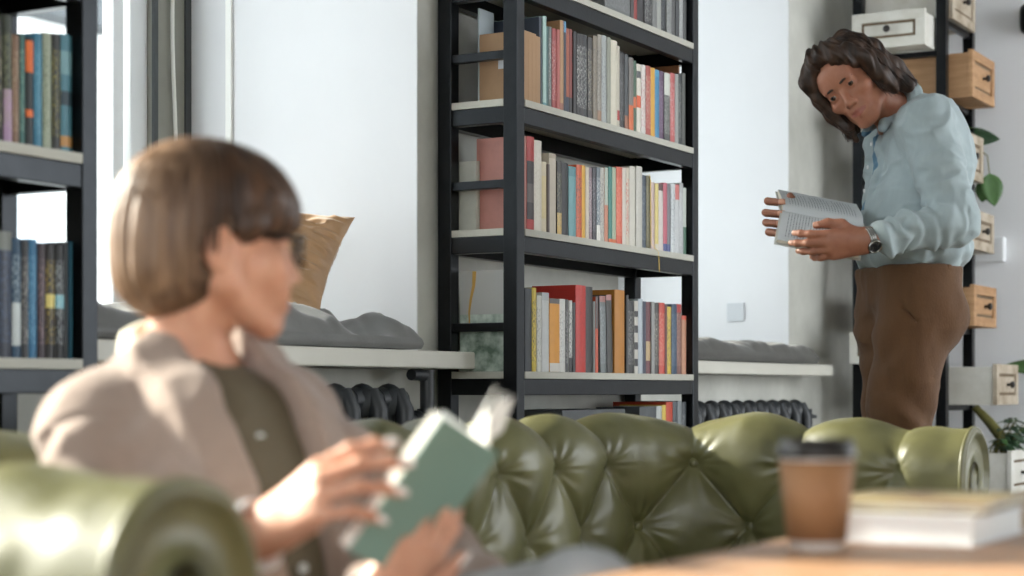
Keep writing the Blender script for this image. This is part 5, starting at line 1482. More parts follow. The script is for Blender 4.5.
# trousers
m_trou = mat('brown_corduroy', rgb(92, 62, 34), 0.9, var=0.16, vscale=30, stretch=(1, 1, 0.25), bump=0.25, bscale=420, sheen=0.08)
HLm, HRm = PEm + lM * 0.085 - CU * 0.05, PEm - lM * 0.085 - CU * 0.05
KLm = P(888, 478, 4.76); KRm = P(898, 474, 4.93)
ALm, ARm = rfu(1.02, 4.74, 0.085), rfu(1.055, 4.94, 0.085)
_q = np.array([KLm, KRm, PEm, ALm, ARm]); lo = _q.min(0) - 0.24; hi = _q.max(0) + 0.24; lo[2] = 0.03; hi[2] = PEm[2] + 0.16
L_ = Field(lo, hi, 0.0055); L_.frame(PEm, RT); tp_ = lambda p: (np.array(p) - PEm) @ RT
L_.ell((0, -0.004, 0.02), (0.172, 0.120, 0.12), 0.03)
L_.rc((0.08, 0.0, 0.075), (-0.08, 0.0, 0.075), 0.086, None, 0.03, flat=((0, 1, 0), 1.32))
for s, h_, k_, a_ in ((-1, HLm, KLm, ALm), (1, HRm, KRm, ARm)):
    L_.ell(tp_(h_) + np.array([0, -0.042, 0.002]), (0.090, 0.088, 0.095), 0.03)
    L_.rc(tp_(h_) + np.array([0, 0.010, 0.02]), tp_(k_), 0.104, 0.076, 0.025)
    L_.rc(tp_(k_), tp_(a_) + np.array([0, -0.005, 0.0]), 0.074, 0.062, 0.02)
def cut_tr(g, d):
    zt, zb = P(908, 268, 4.86)[2], 0.075
    return np.maximum(np.maximum(d, g[..., 2] - zt), zb - g[..., 2])
L_.apply(cut_tr)
# slanted pocket, fly and waist seam as grooves
pk0, pk1 = P(897, 286, 4.70), P(918, 318, 4.68)
def on_side(p):             # push a point onto the outer left flank along his left
    q = tp_(p); return q
q0, q1 = tp_(P(893, 284, 4.69)), tp_(P(917, 322, 4.675))
for q in (q0, q1): q[0] = -0.17
L_.rc(q0 + np.array([0.02, 0.012, 0]), q1, 0.0040, 0.0035, 0.004, sub=True, flat=((1, 0, 0), 3.0))
def tr_disp(V, N):
    d = wrinkles(0.006, 21.0, (9, 9, 11))(V, N)
    q = (V - PEm) @ RT
    cr = np.exp(-((q[:, 2] + 0.12) / 0.10) ** 2) * np.clip(q[:, 1] / 0.08, 0, 1)
    d = d + 0.004 * cr * np.sin((q[:, 2] * 60 + q[:, 1] * 50) + vnoise(V * 12) * 3)
    for k_ in (KLm, KRm):
        d = d + 0.006 * np.exp(-((V[:, 2] - k_[2]) / 0.10) ** 2) * np.sin((V[:, 2]) * 90 + (V @ CR) * 40)
    # creases that run from the seat down the thigh
    d = d + 0.005 * np.sin((q[:, 2] * 28 - q[:, 1] * 42) + vnoise(V * 7) * 4) * np.exp(-((q[:, 2] + 0.30) / 0.22) ** 2)
    return d
trousers = finish('trousers', L_, [m_trou], base_m, man, disp=tr_disp, sm=2)
# waistband and belt loops
zb_ = P(908, 277, 4.86)[2]
Wf = Field(PEm - 0.25, PEm + 0.25, 0.005); Wf.frame(PEm, RT)
Wf.rc((0.08, 0.0, zb_ - PEm[2]), (-0.08, 0.0, zb_ - PEm[2]), 0.0895, None, 0.02, flat=((0, 1, 0), 1.32))
Wf.apply(lambda g, d: np.maximum(d, np.abs(g[..., 2] - zb_) - 0.018))
wb = finish('waistband', Wf, [m_trou], base_m, trousers)
wb.parent = trousers
for a in (0.6, 2.0, 3.4, 4.3, 5.2):
    x, y = 0.172 * math.sin(a), 0.122 * math.cos(a)
    p = PEm + RT @ np.array([x, y, zb_ - PEm[2]]); dd = RT @ np.array([math.sin(a), math.cos(a), 0]); tt = np.cross(CU, dd)
    g = MB(); g.obox(p, tt * 0.006, dd * 0.004, CU * 0.024); build('belt_loop', g, [m_trou], parent=trousers, bevel=0.001)
# pocket edge, a stitched welt
g = MB(); pts = [PEm + RT @ np.array([-0.168 + 0.02 * (1 - u), q0[1] + (q1[1] - q0[1]) * u + 0.01 * math.sin(PI * u), q0[2] + (q1[2] - q0[2]) * u]) for u in np.linspace(0, 1, 8)]
# shoes
m_shoe = mat('brown_shoe_leather', rgb(70, 48, 36), 0.4)
for a_ in (ALm, ARm):
    Sf = Field(a_ - np.array([0.25, 0.25, 0.1]), a_ + np.array([0.25, 0.25, 0.12]), 0.005); Sf.frame(np.array([a_[0], a_[1], 0.0]), RT)
    Sf.rc((0, -0.03, 0.045), (0, 0.15, 0.034), 0.040, 0.034, 0.02); Sf.rc((0, 0.10, 0.034), (0, 0.19, 0.03), 0.040, 0.030, 0.02); Sf.rc((0, -0.01, 0.05), (0, -0.01, 0.11), 0.045, 0.042, 0.02)
    Sf.apply(lambda g, d: np.maximum(d, 0.004 - g[..., 2])); finish('shoe', Sf, [m_shoe], base_m, man)
# wrist watch
wx = (WLm - ELm) / np.linalg.norm(WLm - ELm); wc = WLm - wx * 0.002
m_steel = mat('steel', rgb(150, 148, 144), 0.25, metal=1.0)
g = MB(); e1 = np.cross(wx, CU); e1 /= np.linalg.norm(e1); e2 = np.cross(e1, wx)
rg = [wc + e1 * 0.0315 * math.cos(a) + e2 * 0.0315 * math.sin(a) for a in np.linspace(0, 2 * PI, 40, endpoint=False)]
for off in (-0.006, 0, 0.006): g.tube([p + wx * off for p in rg], 0.0034, 8, closed=True)
watch = build('watch_band', g, [m_steel], parent=man)
fc = dirw(0.05, -0.80, -0.55); fc = fc - wx * fc.dot(wx); fc /= np.linalg.norm(fc)
g = MB(); g.lathe([(0.016, 0), (0.0185, 0.002), (0.0185, 0.008), (0.016, 0.010), (0.0150, 0.0085)], wc + fc * 0.030, 28, axis=fc); g.lathe([(0.0150, 0.0085), (0.0005, 0.0085)], wc + fc * 0.030, 28, mi=1, axis=fc, caps=False)
build('watch_case', g, [m_steel, mat('watch_dial', rgb(40, 42, 46), 0.2)], parent=watch)

# the open book he holds
SP0, SP1 = P(782.5, 211.5, 4.745), P(863, 227, 4.70)         # ends of the spine fold
ax_ = (SP1 - SP0); Lb = np.linalg.norm(ax_); ax_ /= Lb
far_ = rfu(0.006, 0.125, 0.066) ; near_ = rfu(-0.028, -0.085, -0.086)
def leafs(d, up, thick, lift):
    """one half of an open book: curved page surface, cover below"""
    d = np.array(d); w_ = np.linalg.norm(d); d = d / w_
    n = np.cross(ax_, d); n = n if n.dot(up) > 0 else -n
    top, bot = [], []
    for u in np.linspace(0, 1, 14):
        hgt = lift * math.sin(PI * min(1, u * 1.15) ** 0.8) * (1 - 0.4 * u) + thick * (1 - 0.3 * u) * min(1, u * 8)
        top.append([SP0 + ax_ * Lb * v + d * w_ * u + n * hgt for v in np.linspace(0, 1, 8)])
        bot.append([SP0 + ax_ * Lb * v + d * w_ * u - n * 0.002 for v in np.linspace(0, 1, 8)])
    return np.array(top), np.array(bot), n, d, w_
upv = dirw(0, -0.5, 0.8)
bk = thing('book', tuple((SP0 + SP1) / 2), 'open book with pale printed pages held by the standing person', 'book')
for dv in (far_, near_):
    t, b_, n, d, w_ = leafs(dv, upv, 0.010, 0.010)
    g = MB(); g.grid(t); g.grid(b_[::-1])
    loop = lambda A: np.concatenate([A[:, 0], A[-1, 1:], A[::-1, -1][1:], A[0, ::-1][1:]])
    g.grid(np.stack([loop(t), loop(b_)], 0), 1, False)
    pm = build('page_block', g, [mat('paper_white', rgb(206, 210, 212), 0.8), m_page], parent=bk)
    c0 = [[SP0 + ax_ * (Lb * v + (0.006 if v == 1 else -0.006)) + d * (w_ + 0.006) * u - n * z for v in (0, 1)] for z, u in ((0.0025, 0), (0.0025, 1), (0.0055, 1), (0.0055, 0))]
    g = MB(); g.grid(c0, smooth=False, close_u=True); A = [c[0] for c in c0]; Bq = [c[1] for c in c0]; g.add(A, [(0, 1, 2, 3)]); g.add(Bq, [(3, 2, 1, 0)])
    build('cover', g, [mat('pale_cover', rgb(196, 196, 190), 0.5)], parent=bk)
    # rows of print, running across the page from the fold
    g = MB(); rl = random.Random(5)
    for k in range(24):
        v = 0.09 + 0.82 * k / 23
        u = 0.14
        while u < 0.84:
            u2 = min(0.88, u + rl.uniform(0.03, 0.10))
            if not (k % 8 == 7 and u > 0.5):
                a0 = np.array([[np.array(t[int(round(uu * 13))][0]) for uu in (u, u2)]])
                def at(uu, vv):
                    f = uu * 13; i = min(12, int(f)); w2 = f - i; A0 = t[i] * (1 - w2) + t[i + 1] * w2
                    g2 = vv * 7; j = min(6, int(g2)); w3 = g2 - j; return A0[j] * (1 - w3) + A0[j + 1] * w3 + n * 0.0004
                hw = 0.0085
                g.add([at(u, v), at(u2, v), at(u2, v + hw), at(u, v + hw)], [(0, 1, 2, 3)])
            u = u2 + 0.018
    build('print', g, [mat('grey_ink', rgb(128, 134, 142), 0.7)], parent=pm)
# ================================================================== the seated woman
HW = P(217, 243, 2.315)                                    # middle of the head at eye level
wn = dirw(0.93, 0.36, -0.05); wu = dirw(0.04, 0.0, 1.0); wu = wu - wn * wu.dot(wn); wu /= np.linalg.norm(wu); wx_ = np.cross(wn, wu)
RW = frame_mat(wx_, wn, wu); OW = HW
fW = dirw(0.70, -0.71, 0); lW = dirw(0.71, 0.70, 0)
NBw = P(192, 376, 2.33)
SLw = NBw + lW * 0.150 - CU * 0.058; SRw = NBw - lW * 0.146 - CU * 0.072
PEw = NBw + rfu(0, 0, -0.385) + fW * 0.17
CHw = NBw * 0.68 + PEw * 0.32 + fW * 0.0; BEw = NBw * 0.32 + PEw * 0.68
ERw = rfu(-0.495, 2.03, 0.575); WRw = P(258, 535, 1.925)
ELw = rfu(-0.06, 2.22, 0.575); WLw = P(372, 606, 1.99)
base_w = (float(PEw[0]), float(PEw[1]), 0.39)
pts_ = np.array([OW, WRw, WLw, SRw, SLw, PEw, ERw, ELw])
lo = pts_.min(0) - 0.17; hi = pts_.max(0) + 0.17; hi[:2] += 0.12; lo[2] = 0.42
A = Field(lo, hi, 0.0036)
A.frame(OW, RW); head_shape(A, 0.88, 0.90, True, False)
nt_ = OW + RW @ np.array([0, -0.030, -0.07])
for s in (-1, 1):
    A.ell((s * 0.040, 0.058, -0.034), (0.027, 0.026, 0.028), 0.02); A.ell((s * 0.030, 0.070, -0.055), (0.020, 0.018, 0.024), 0.02)
    A.ell((s * 0.0820, -0.014, -0.012), (0.0085, 0.019, 0.031), 0.003); A.ell((s * 0.0905, -0.010, -0.010), (0.0075, 0.011, 0.020), 0.003, sub=True)
A.frame(); A.chain([nt_, (nt_ + NBw) / 2 - CR * 0.006, NBw + fW * 0.012], [0.050, 0.047, 0.056], 0.02)
A.rc(NBw - CU * 0.05, CHw, 0.075, 0.095, 0.04); A.rc(CHw, BEw, 0.095, 0.095, 0.04); A.rc(BEw, PEw, 0.095, 0.10, 0.04)
for s_, e_, w_ in ((SLw, ELw, WLw), (SRw, ERw, WRw)):
    A.rc(NBw - CU * 0.05, s_, 0.05, 0.04, 0.03); A.rc(s_, e_, 0.038, 0.030, 0.02); A.rc(e_, w_, 0.031, 0.0235, 0.015)
Yr = P(350, 466, 1.865) - WRw; Yr /= np.linalg.norm(Yr)
Zr = dirw(-0.28, -0.75, 0.58)
nw1 = hand(A, WRw + Yr * 0.012, Yr, Zr, True, [(16, 22, 14), (22, 26, 18), (28, 30, 20), (34, 34, 22)], spread=(0.06, 0.0, -0.06, -0.12),
           thumb=[(0.020, 0.018, -0.008), (0.044, 0.046, -0.022), (0.050, 0.076, -0.040), (0.046, 0.104, -0.052)], sc=0.97, thick=0.92)
Yq = dirw(0.62, -0.12, 0.74); Zq = dirw(0.10, -0.72, -0.62)
nw2 = hand(A, WLw + Yq * 0.012, Yq, Zq, False, [(26, 34, 24), (30, 36, 26), (34, 38, 28), (38, 40, 28)], spread=(0.08, 0.02, -0.04, -0.10),
           thumb=[(0.020, 0.018, -0.008), (0.048, 0.044, -0.006), (0.064, 0.074, -0.012), (0.068, 0.100, -0.018)], sc=0.86, thick=0.92)
def lips_w(c):
    q = (c - OW) @ RW
    e = ((q[:, 0] / 0.0225) ** 2 + ((q[:, 2] + 0.0712) / 0.0098) ** 2) < 1
    return (e & (q[:, 1] > 0.085)).astype(int)
woman = finish('person', A, [m_skin_w, m_lip_w], base_w, mi=lips_w)
add_props(woman, 'seated person in taupe jacket and glasses with a short bob, reading on the sofa', 'person')
nail_meshes(nw1 + nw2, m_nail, woman, ext=0.0035)
eyes(woman, OW, RW, mat('iris_brown', rgb(62, 44, 32), 0.15))
m_hair_w = None
def bob_mat():
    """brown bob, lighter towards the nape; thin vertical streaks"""
    m, nt, b = _new('brown_bob'); L = nt.links.new
    tc = nt.nodes.new('ShaderNodeTexCoord'); mp = nt.nodes.new('ShaderNodeMapping'); mp.inputs['Scale'].default_value = (70, 70, 5)
    n = nt.nodes.new('ShaderNodeTexNoise'); n.inputs['Scale'].default_value = 1; n.inputs['Detail'].default_value = 4
    r = nt.nodes.new('ShaderNodeValToRGB'); r.color_ramp.elements[0].position = 0.32; r.color_ramp.elements[1].position = 0.7
    r.color_ramp.elements[0].color = rgb(50, 36, 28); r.color_ramp.elements[1].color = rgb(88, 62, 44)
    r2 = nt.nodes.new('ShaderNodeValToRGB'); r2.color_ramp.elements[0].position = 0.32; r2.color_ramp.elements[1].position = 0.7
    r2.color_ramp.elements[0].color = rgb(100, 74, 54); r2.color_ramp.elements[1].color = rgb(148, 118, 92)
    dp = nt.nodes.new('ShaderNodeVectorMath'); dp.operation = 'DOT_PRODUCT'
    o_rel = OW - np.array(base_w); dp.inputs[1].default_value = tuple(wn)
    mr = nt.nodes.new('ShaderNodeMapRange'); c0 = float(o_rel @ wn)
    mr.inputs['From Min'].default_value = c0 - 0.015; mr.inputs['From Max'].default_value = c0 - 0.085
    mx = nt.nodes.new('ShaderNodeMix'); mx.data_type = 'RGBA'
    L(tc.outputs['Object'], mp.inputs['Vector']); L(mp.outputs['Vector'], n.inputs['Vector']); L(n.outputs['Fac'], r.inputs['Fac']); L(n.outputs['Fac'], r2.inputs['Fac'])
    L(tc.outputs['Object'], dp.inputs[0]); L(dp.outputs['Value'], mr.inputs['Value']); L(mr.outputs['Result'], mx.inputs['Factor'])
    L(r.outputs['Color'], mx.inputs['A']); L(r2.outputs['Color'], mx.inputs['B']); L(mx.outputs['Result'], b.inputs['Base Color'])
    bp = nt.nodes.new('ShaderNodeBump'); bp.inputs['Strength'].default_value = 0.45; bp.inputs['Distance'].default_value = 0.004
    L(n.outputs['Fac'], bp.inputs['Height']); L(bp.outputs['Normal'], b.inputs['Normal'])
    b.inputs['Roughness'].default_value = 0.45; b.inputs['Specular IOR Level'].default_value = 0.4
    return m
m_hair_w = bob_mat()
K = Field(OW - 0.2, OW + 0.2, 0.0032); K.frame(OW, RW)
K.ell((0, -0.022, 0.040), (0.089, 0.111, 0.094), 0.02)
K.ell((0, -0.050, -0.012), (0.088, 0.086, 0.085), 0.025)
K.ell((0, -0.068, -0.050), (0.074, 0.058, 0.050), 0.02)
K.ell((0, 0.030, 0.050), (0.083, 0.069, 0.066), 0.02)            # heavy fringe
K.ell((0, 0.050, 0.040), (0.074, 0.052, 0.040), 0.02)
for s in (-1, 1):
    K.chain([(s * 0.074, 0.050, 0.055), (s * 0.083, 0.028, 0.022), (s * 0.083, 0.012, 0.004)], [0.018, 0.014, 0.006], 0.012)
K.ell((0, 0.098, -0.062), (0.085, 0.085, 0.080), 0.010, sub=True)
K.rc((-0.12, 0.054, -0.045), (0.12, 0.054, -0.045), 0.048, None, 0.010, sub=True)     # clear of cheek and ear
K.rc((-0.13, -0.010, -0.016), (-0.075, -0.010, -0.016), 0.027, 0.027, 0.006, sub=True)
K.rc((0.13, -0.010, -0.016), (0.075, -0.010, -0.016), 0.027, 0.027, 0.006, sub=True)
K.ell((0, 0.020, -0.135), (0.12, 0.085, 0.065), 0.012, sub=True)
def bob_disp(V, N):
    q = (V - OW) @ RW; a = np.arctan2(q[:, 0], q[:, 1] + 0.03)
    return (vnoise(np.stack([a * 26, q[:, 2] * 5, q[:, 2] * 0], -1)) - 0.5) * 0.005
hair_w = finish('hair', K, [m_hair_w], base_w, woman, disp=bob_disp, sm=2)
rw = random.Random(4)
def bob_lock():
    a = rw.uniform(-PI, PI); pts = []; off = rw.uniform(0.0, 0.004)
    zb = -0.085 + 0.015 * rw.random() if abs(a) > 2.0 else (-0.02 if abs(a) > 1.5 else 0.020)
    for k in range(9):
        u = k / 8; z = 0.128 + (zb - 0.128) * u; zz = min(1, max(0, (z - 0.038) / 0.096)); rad = math.sqrt(max(0.03, 1 - zz * zz))
        tp2 = 1.0 if z > -0.02 else 1 - 2.2 * (-0.02 - z)
        rx, ry = (0.0895 + off) * rad * tp2, (0.112 + off) * rad * tp2
        pts.append(OW + RW @ np.array([rx * math.sin(a), -0.022 + ry * math.cos(a) * (0.98), z]))
    return pts, [0.8, 1, 1, 1, 1, 1, 0.9, 0.7, 0.3]
g = MB(); strands(g, 420, bob_lock, 0.0010, 0, 4); build('hair_strands', g, [m_hair_w], parent=hair_w)
# glasses
m_spec = mat('black_acetate', rgb(26, 24, 24), 0.25)
g = MB(); hd = lambda x, y, z: OW + RW @ np.array([x, y, z])
for s in (-1, 1):
    ring_ = [hd(s * 0.034 + 0.0255 * math.copysign(abs(math.cos(a)) ** 0.7, math.cos(a)), 0.105 - 0.007 * (0.034 + 0.0255 * s * math.cos(a)) / 0.06, -0.004 + 0.0205 * math.copysign(abs(math.sin(a)) ** 0.7, math.sin(a))) for a in np.linspace(0, 2 * PI, 30, endpoint=False)]
    g.tube(ring_, 0.0022, 8, closed=True)
    g.tube([hd(s * 0.060, 0.099, 0.008), hd(s * 0.072, 0.092, 0.008), hd(s * 0.079, 0.03, 0.010), hd(s * 0.082, -0.010, 0.012), hd(s * 0.080, -0.030, -0.004)], 0.0026, 8)
g.tube([hd(-0.010, 0.105, 0.002), hd(0, 0.107, 0.005), hd(0.010, 0.105, 0.002)], 0.0025, 8)
gl_ = build('glasses', g, [m_spec], parent=woman)
g = MB()
for s in (-1, 1):
    g.grid([[hd(s * 0.034 + 0.0245 * u, 0.104 - 0.006, -0.004 + 0.0195 * v * math.sqrt(max(0, 1 - abs(u) ** 3)))for v in (-1, 1)] for u in np.linspace(-1, 1, 12)])
build('lens', g, [m_glass], parent=gl_)
g = MB()
for s in (-1, 1):
    pts = [hd(s * x, y, z) for x, y, z in ((0.014, 0.0905, 0.0165), (0.024, 0.0915, 0.0205), (0.036, 0.0875, 0.0225), (0.047, 0.0775, 0.0185))]
    g = MB(); g.grid([[p + wu * hh * a + wn * (0.002 if abs(a) < 1 else -0.001) for a in (-1, -0.4, 0.4, 1)] for p, hh in zip(pts, (0.0035, 0.004, 0.0035, 0.0014))]); build('eyebrow', g, [m_hair_w], parent=woman)

# clothes: torso frame x to her right, y forward along the chest, z up
RTw = frame_mat(-lW, fW, CU); tw = lambda p: (np.array(p) - CHw) @ RTw
m_olive = mat('olive_brown_shirt', rgb(92, 82, 64), 0.75, var=0.1, vscale=30, bump=0.1, bscale=400)
m_jacket = mat('taupe_wool', rgb(150, 131, 120), 0.9, var=0.08, vscale=60, bump=0.2, bscale=520, sheen=0.15)
m_cream = mat('cream_collar', rgb(206, 200, 182), 0.85, bump=0.1, bscale=400)
m_jean = mat('pale_grey_denim', rgb(172, 174, 176), 0.85, var=0.1, vscale=40, bump=0.15, bscale=500)
spine = lambda t: NBw + (PEw - NBw) * t
def trunk(Fd, grow):
    Fd.ell(tw(spine(0.36)), (0.168 + grow, 0.108 + grow, 0.15), 0.04)
    Fd.ell(tw(spine(0.36)) + np.array([0, 0.045, -0.015]), (0.125 + grow, 0.078 + grow, 0.085), 0.04)
    Fd.ell(tw(spine(0.75)), (0.158 + grow, 0.112 + grow, 0.15), 0.04)
    Fd.rc(tw(SLw) + np.array([0.012, 0, 0]), tw(SRw) + np.array([-0.012, 0, 0]), 0.050 + grow, None, 0.03)
    Fd.rc(tw(spine(0.12)), tw(spine(0.0)), 0.075 + grow, 0.058 + grow, 0.03)
lo = np.array([NBw, PEw, SLw, SRw]).min(0) - 0.24; hi = np.array([NBw, PEw, SLw, SRw]).max(0) + 0.24; lo[2] = 0.40; hi[2] = NBw[2] + 0.10
U_ = Field(lo, hi, 0.0045); U_.frame(CHw, RTw); trunk(U_, 0.0)
nbw = tw(NBw); ndw = np.array((nt_ - NBw) @ RTw); ndw /= np.linalg.norm(ndw)
rg_ = [nbw + np.array([math.sin(a) * 0.063, -math.cos(a) * 0.063 + 0.008, 0.034 - 0.048 * (1 - math.cos(a)) * 0.5]) for a in np.linspace(-2.6, 2.6, 15)]
U_.chain(rg_, 0.0105, 0.006); U_.chain([p + np.array([0, 0, 0.014]) for p in rg_[2:-2]], 0.008, 0.006)
for s in (-1, 1): U_.rc(nbw + np.array([s * 0.036, 0.062, -0.010]), nbw + np.array([s * 0.056, 0.102, -0.074]), 0.015, 0.008, 0.005)
U_.rc(nbw + ndw * 0.12, nbw + ndw * 0.0, 0.050, 0.044, 0.006, sub=True)
U_.rc(nbw + np.array([0, 0.055, 0.0]), nbw + np.array([0, 0.090, -0.085]), 0.026, 0.008, 0.006, sub=True)
front = [nbw + np.array([0.0, 0.088, -0.085])]
U_.chain([nbw + np.array([0.012, 0.098, -0.10]), tw(spine(0.36)) + np.array([0.012, 0.122, -0.01]), tw(spine(0.75)) + np.array([0.012, 0.112, 0.0])], 0.009, 0.006)
U_.apply(lambda g_, d: np.maximum(d, PEw[2] + 0.02 - g_[..., 2]))
ushirt = finish('shirt', U_, [m_olive], base_w, woman, disp=wrinkles(0.005, 5.0, (14, 14, 10)), sm=1)
# jacket
lo = np.array([NBw, PEw, ERw, WRw, ELw, WLw, SRw, SLw]).min(0) - 0.16; hi = np.array([NBw, PEw, ERw, WRw, ELw, WLw, SRw, SLw]).max(0) + 0.2; lo[2] = 0.395; hi[2] = NBw[2] + 0.1
J = Field(lo, hi, 0.0048); J.frame(CHw, RTw); trunk(J, 0.016)
for s_, e_, w_ in ((SLw, ELw, WLw), (SRw, ERw, WRw)):
    wd_ = w_ + (e_ - w_) * 0.20; md_ = s_ + (e_ - s_) * 0.55
    J.rc(tw(s_), tw(md_), 0.060, 0.056, 0.03); J.rc(tw(md_), tw(e_), 0.058, 0.053, 0.02); J.rc(tw(e_), tw(wd_), 0.052, 0.043, 0.02)
for s in (-1, 1):
    J.rc(nbw + np.array([s * 0.045, -0.012, -0.004]), tw(SRw if s > 0 else SLw) + np.array([-s * 0.01, 0, 0.002]), 0.054, 0.058, 0.04)
VB = 0.86                                     # where along the spine the two fronts meet
def open_front(g_, d):
    q = (g_ - CHw) @ RTw
    t = np.clip((nbw[2] - q[..., 2]) / (nbw[2] - tw(spine(VB))[2]), 0, 1.4)
    hw = np.interp(t, [0, 0.12, 0.5, 1.0, 1.4], [0.052, 0.058, 0.046, 0.016, 0.03])
    yc = np.interp(t, [0, 1.4], [0.02, 0.2])
    lap = np.clip(1 - np.abs((np.abs(q[..., 0]) - hw - 0.034) / 0.034), 0, 1) * (q[..., 1] - nbw[1] - (t * 0.17) > 0.02) * np.clip((1.02 - t) / 0.15, 0, 1) * np.clip((0.78 - 0 * t), 0, 1)
    d = d - 0.018 * np.clip(lap * 6, 0, 1)
    cut = np.where(q[..., 1] - nbw[1] - t * 0.17 > 0.0, hw - np.abs(q[..., 0]), -1.0)
    return np.maximum(d, cut)
J.apply(open_front)
J.rc(nbw + ndw * 0.12, nbw + ndw * -0.005, 0.066, 0.062, 0.006, sub=True)
cr_ = [nbw + np.array([math.sin(a) * 0.076, -math.cos(a) * 0.078 + 0.006, 0.026 - 0.044 * (1 - math.cos(a)) * 0.5]) for a in np.linspace(-2.1, 2.1, 15)]
J.chain(cr_, 0.0120, 0.006)
J.chain([p * np.array([1.12, 1.12, 1]) + np.array([0, -0.004, -0.016]) - nbw * np.array([0.12, 0.12, 0]) for p in cr_], 0.0115, 0.008)
def jacket_disp(V, N):
    d = wrinkles(0.010, 11.0, (8, 8, 8))(V, N)
    for s_, e_, w_ in ((SLw, ELw, WLw), (SRw, ERw, WRw)):
        ax = e_ - s_; L_l = np.linalg.norm(ax); ax = ax / L_l; t = (V - s_) @ ax / L_l; rad = np.linalg.norm((V - s_) - np.outer((V - s_) @ ax, ax), axis=1)
        d = d + np.exp(-((rad / 0.085) ** 4)) * 0.005 * np.sin(t * 22 + 4 * vnoise(V * 14)) * ((t > 0.1) & (t < 1.1))
    return d
jacket = finish('jacket', J, [m_jacket], base_w, woman, disp=jacket_disp, sm=2)
# cream collar of a hood lying over the jacket collar at the nape
C_ = Field(NBw - 0.2, NBw + 0.2, 0.0045); C_.frame(CHw, RTw)
hc = [nbw + np.array([math.sin(a) * 0.076, -math.cos(a) * 0.080 + 0.004, 0.056 - 0.062 * (1 - math.cos(a)) * 0.5]) for a in np.linspace(-1.75, 1.75, 13)]
C_.chain(hc, 0.0150, 0.008); C_.chain([p + np.array([0, 0, -0.022]) for p in hc], 0.016, 0.012)
finish('collar', C_, [m_cream], base_w, woman, disp=wrinkles(0.004, 2.0, (20, 20, 20)))['label'] = 'cream collar'
# shirt cuffs beyond the sleeves, and buttons
for w_, e_, s_ in ((WRw, ERw, 1), (WLw, ELw, -1)):
    ax = (w_ - e_) / np.linalg.norm(w_ - e_); g = MB()
    g.lathe([(0.038, -0.075), (0.0385, -0.03), (0.0395, -0.004), (0.0375, -0.002), (0.0355, -0.03)], w_ + ax * 0.008, 28, axis=ax, caps=False)
    o = build('cuff', g, [mat('white_cuff', rgb(222, 226, 230), 0.8)], parent=woman); o['label'] = 'white shirt cuff'
for t in (0.20, 0.40, 0.60, 0.78):
    q = tw(spine(t)) + np.array([0.012, np.interp(t, [0.2, 0.4, 0.6, 0.78], [0.128, 0.150, 0.145, 0.132]), 0])
    g = MB(); g.lathe([(0.0062, 0), (0.0062, 0.002), (0.0045, 0.0028), (0.0005, 0.0024)], CHw + RTw @ q, 14, axis=fW); build('button', g, [mat('shell_button', rgb(210, 214, 214), 0.3)], parent=ushirt)
# jeans
KNl = P(584, 558, 1.95) - CU * 0.056; KNr = rfu(-0.02, 1.83, 0.53)
HLw, HRw = PEw + lW * 0.085 + CU * 0.012, PEw - lW * 0.085 + CU * 0.0122
ANl = rfu(0.17, 2.00, 0.13); ANr = rfu(0.03, 1.86, 0.09)
pj = np.array([PEw, KNl, KNr, ANl, ANr, HLw, HRw]); lo = pj.min(0) - 0.17; hi = pj.max(0) + 0.17; lo[2] = 0.03; hi[2] = 0.72
Q_ = Field(lo, hi, 0.006); Q_.frame()
Q_.ell(PEw + CU * 0.02, (0.13, 0.12, 0.08), 0.03)
for h_, k_, a_ in ((HLw, KNl, ANl), (HRw, KNr, ANr)):
    Q_.rc(h_, k_, 0.078, 0.062, 0.03); Q_.rc(k_, a_, 0.062, 0.045, 0.02)
jeans = finish('jeans', Q_, [m_jean], base_w, woman, disp=wrinkles(0.007, 8.0, (10, 10, 10)), sm=2)
for a_, dd in ((ANl, dirw(0.45, -0.55, 0)), (ANr, dirw(0.2, -0.9, 0))):
    zf = 0.0
    Sf = Field(a_ - np.array([0.25, 0.25, 0.16]), a_ + np.array([0.25, 0.25, 0.14]), 0.005)
    az = np.array([0, 0, 1.0]); Sf.frame(np.array([a_[0], a_[1], 0.0]), frame_mat(np.cross(dd, az), dd, az))
    Sf.rc((0, -0.03, 0.04), (0, 0.13, 0.032), 0.036, 0.032, 0.02); Sf.rc((0, 0.10, 0.032), (0, 0.17, 0.028), 0.036, 0.027, 0.02); Sf.rc((0, -0.01, 0.05), (0, -0.01, a_[2] + 0.02), 0.042, 0.038, 0.02)
    Sf.apply(lambda g_, d: np.maximum(d, 0.004 - g_[..., 2])); finish('shoe', Sf, [mat('white_trainer', rgb(206, 204, 198), 0.6)], base_w, woman)

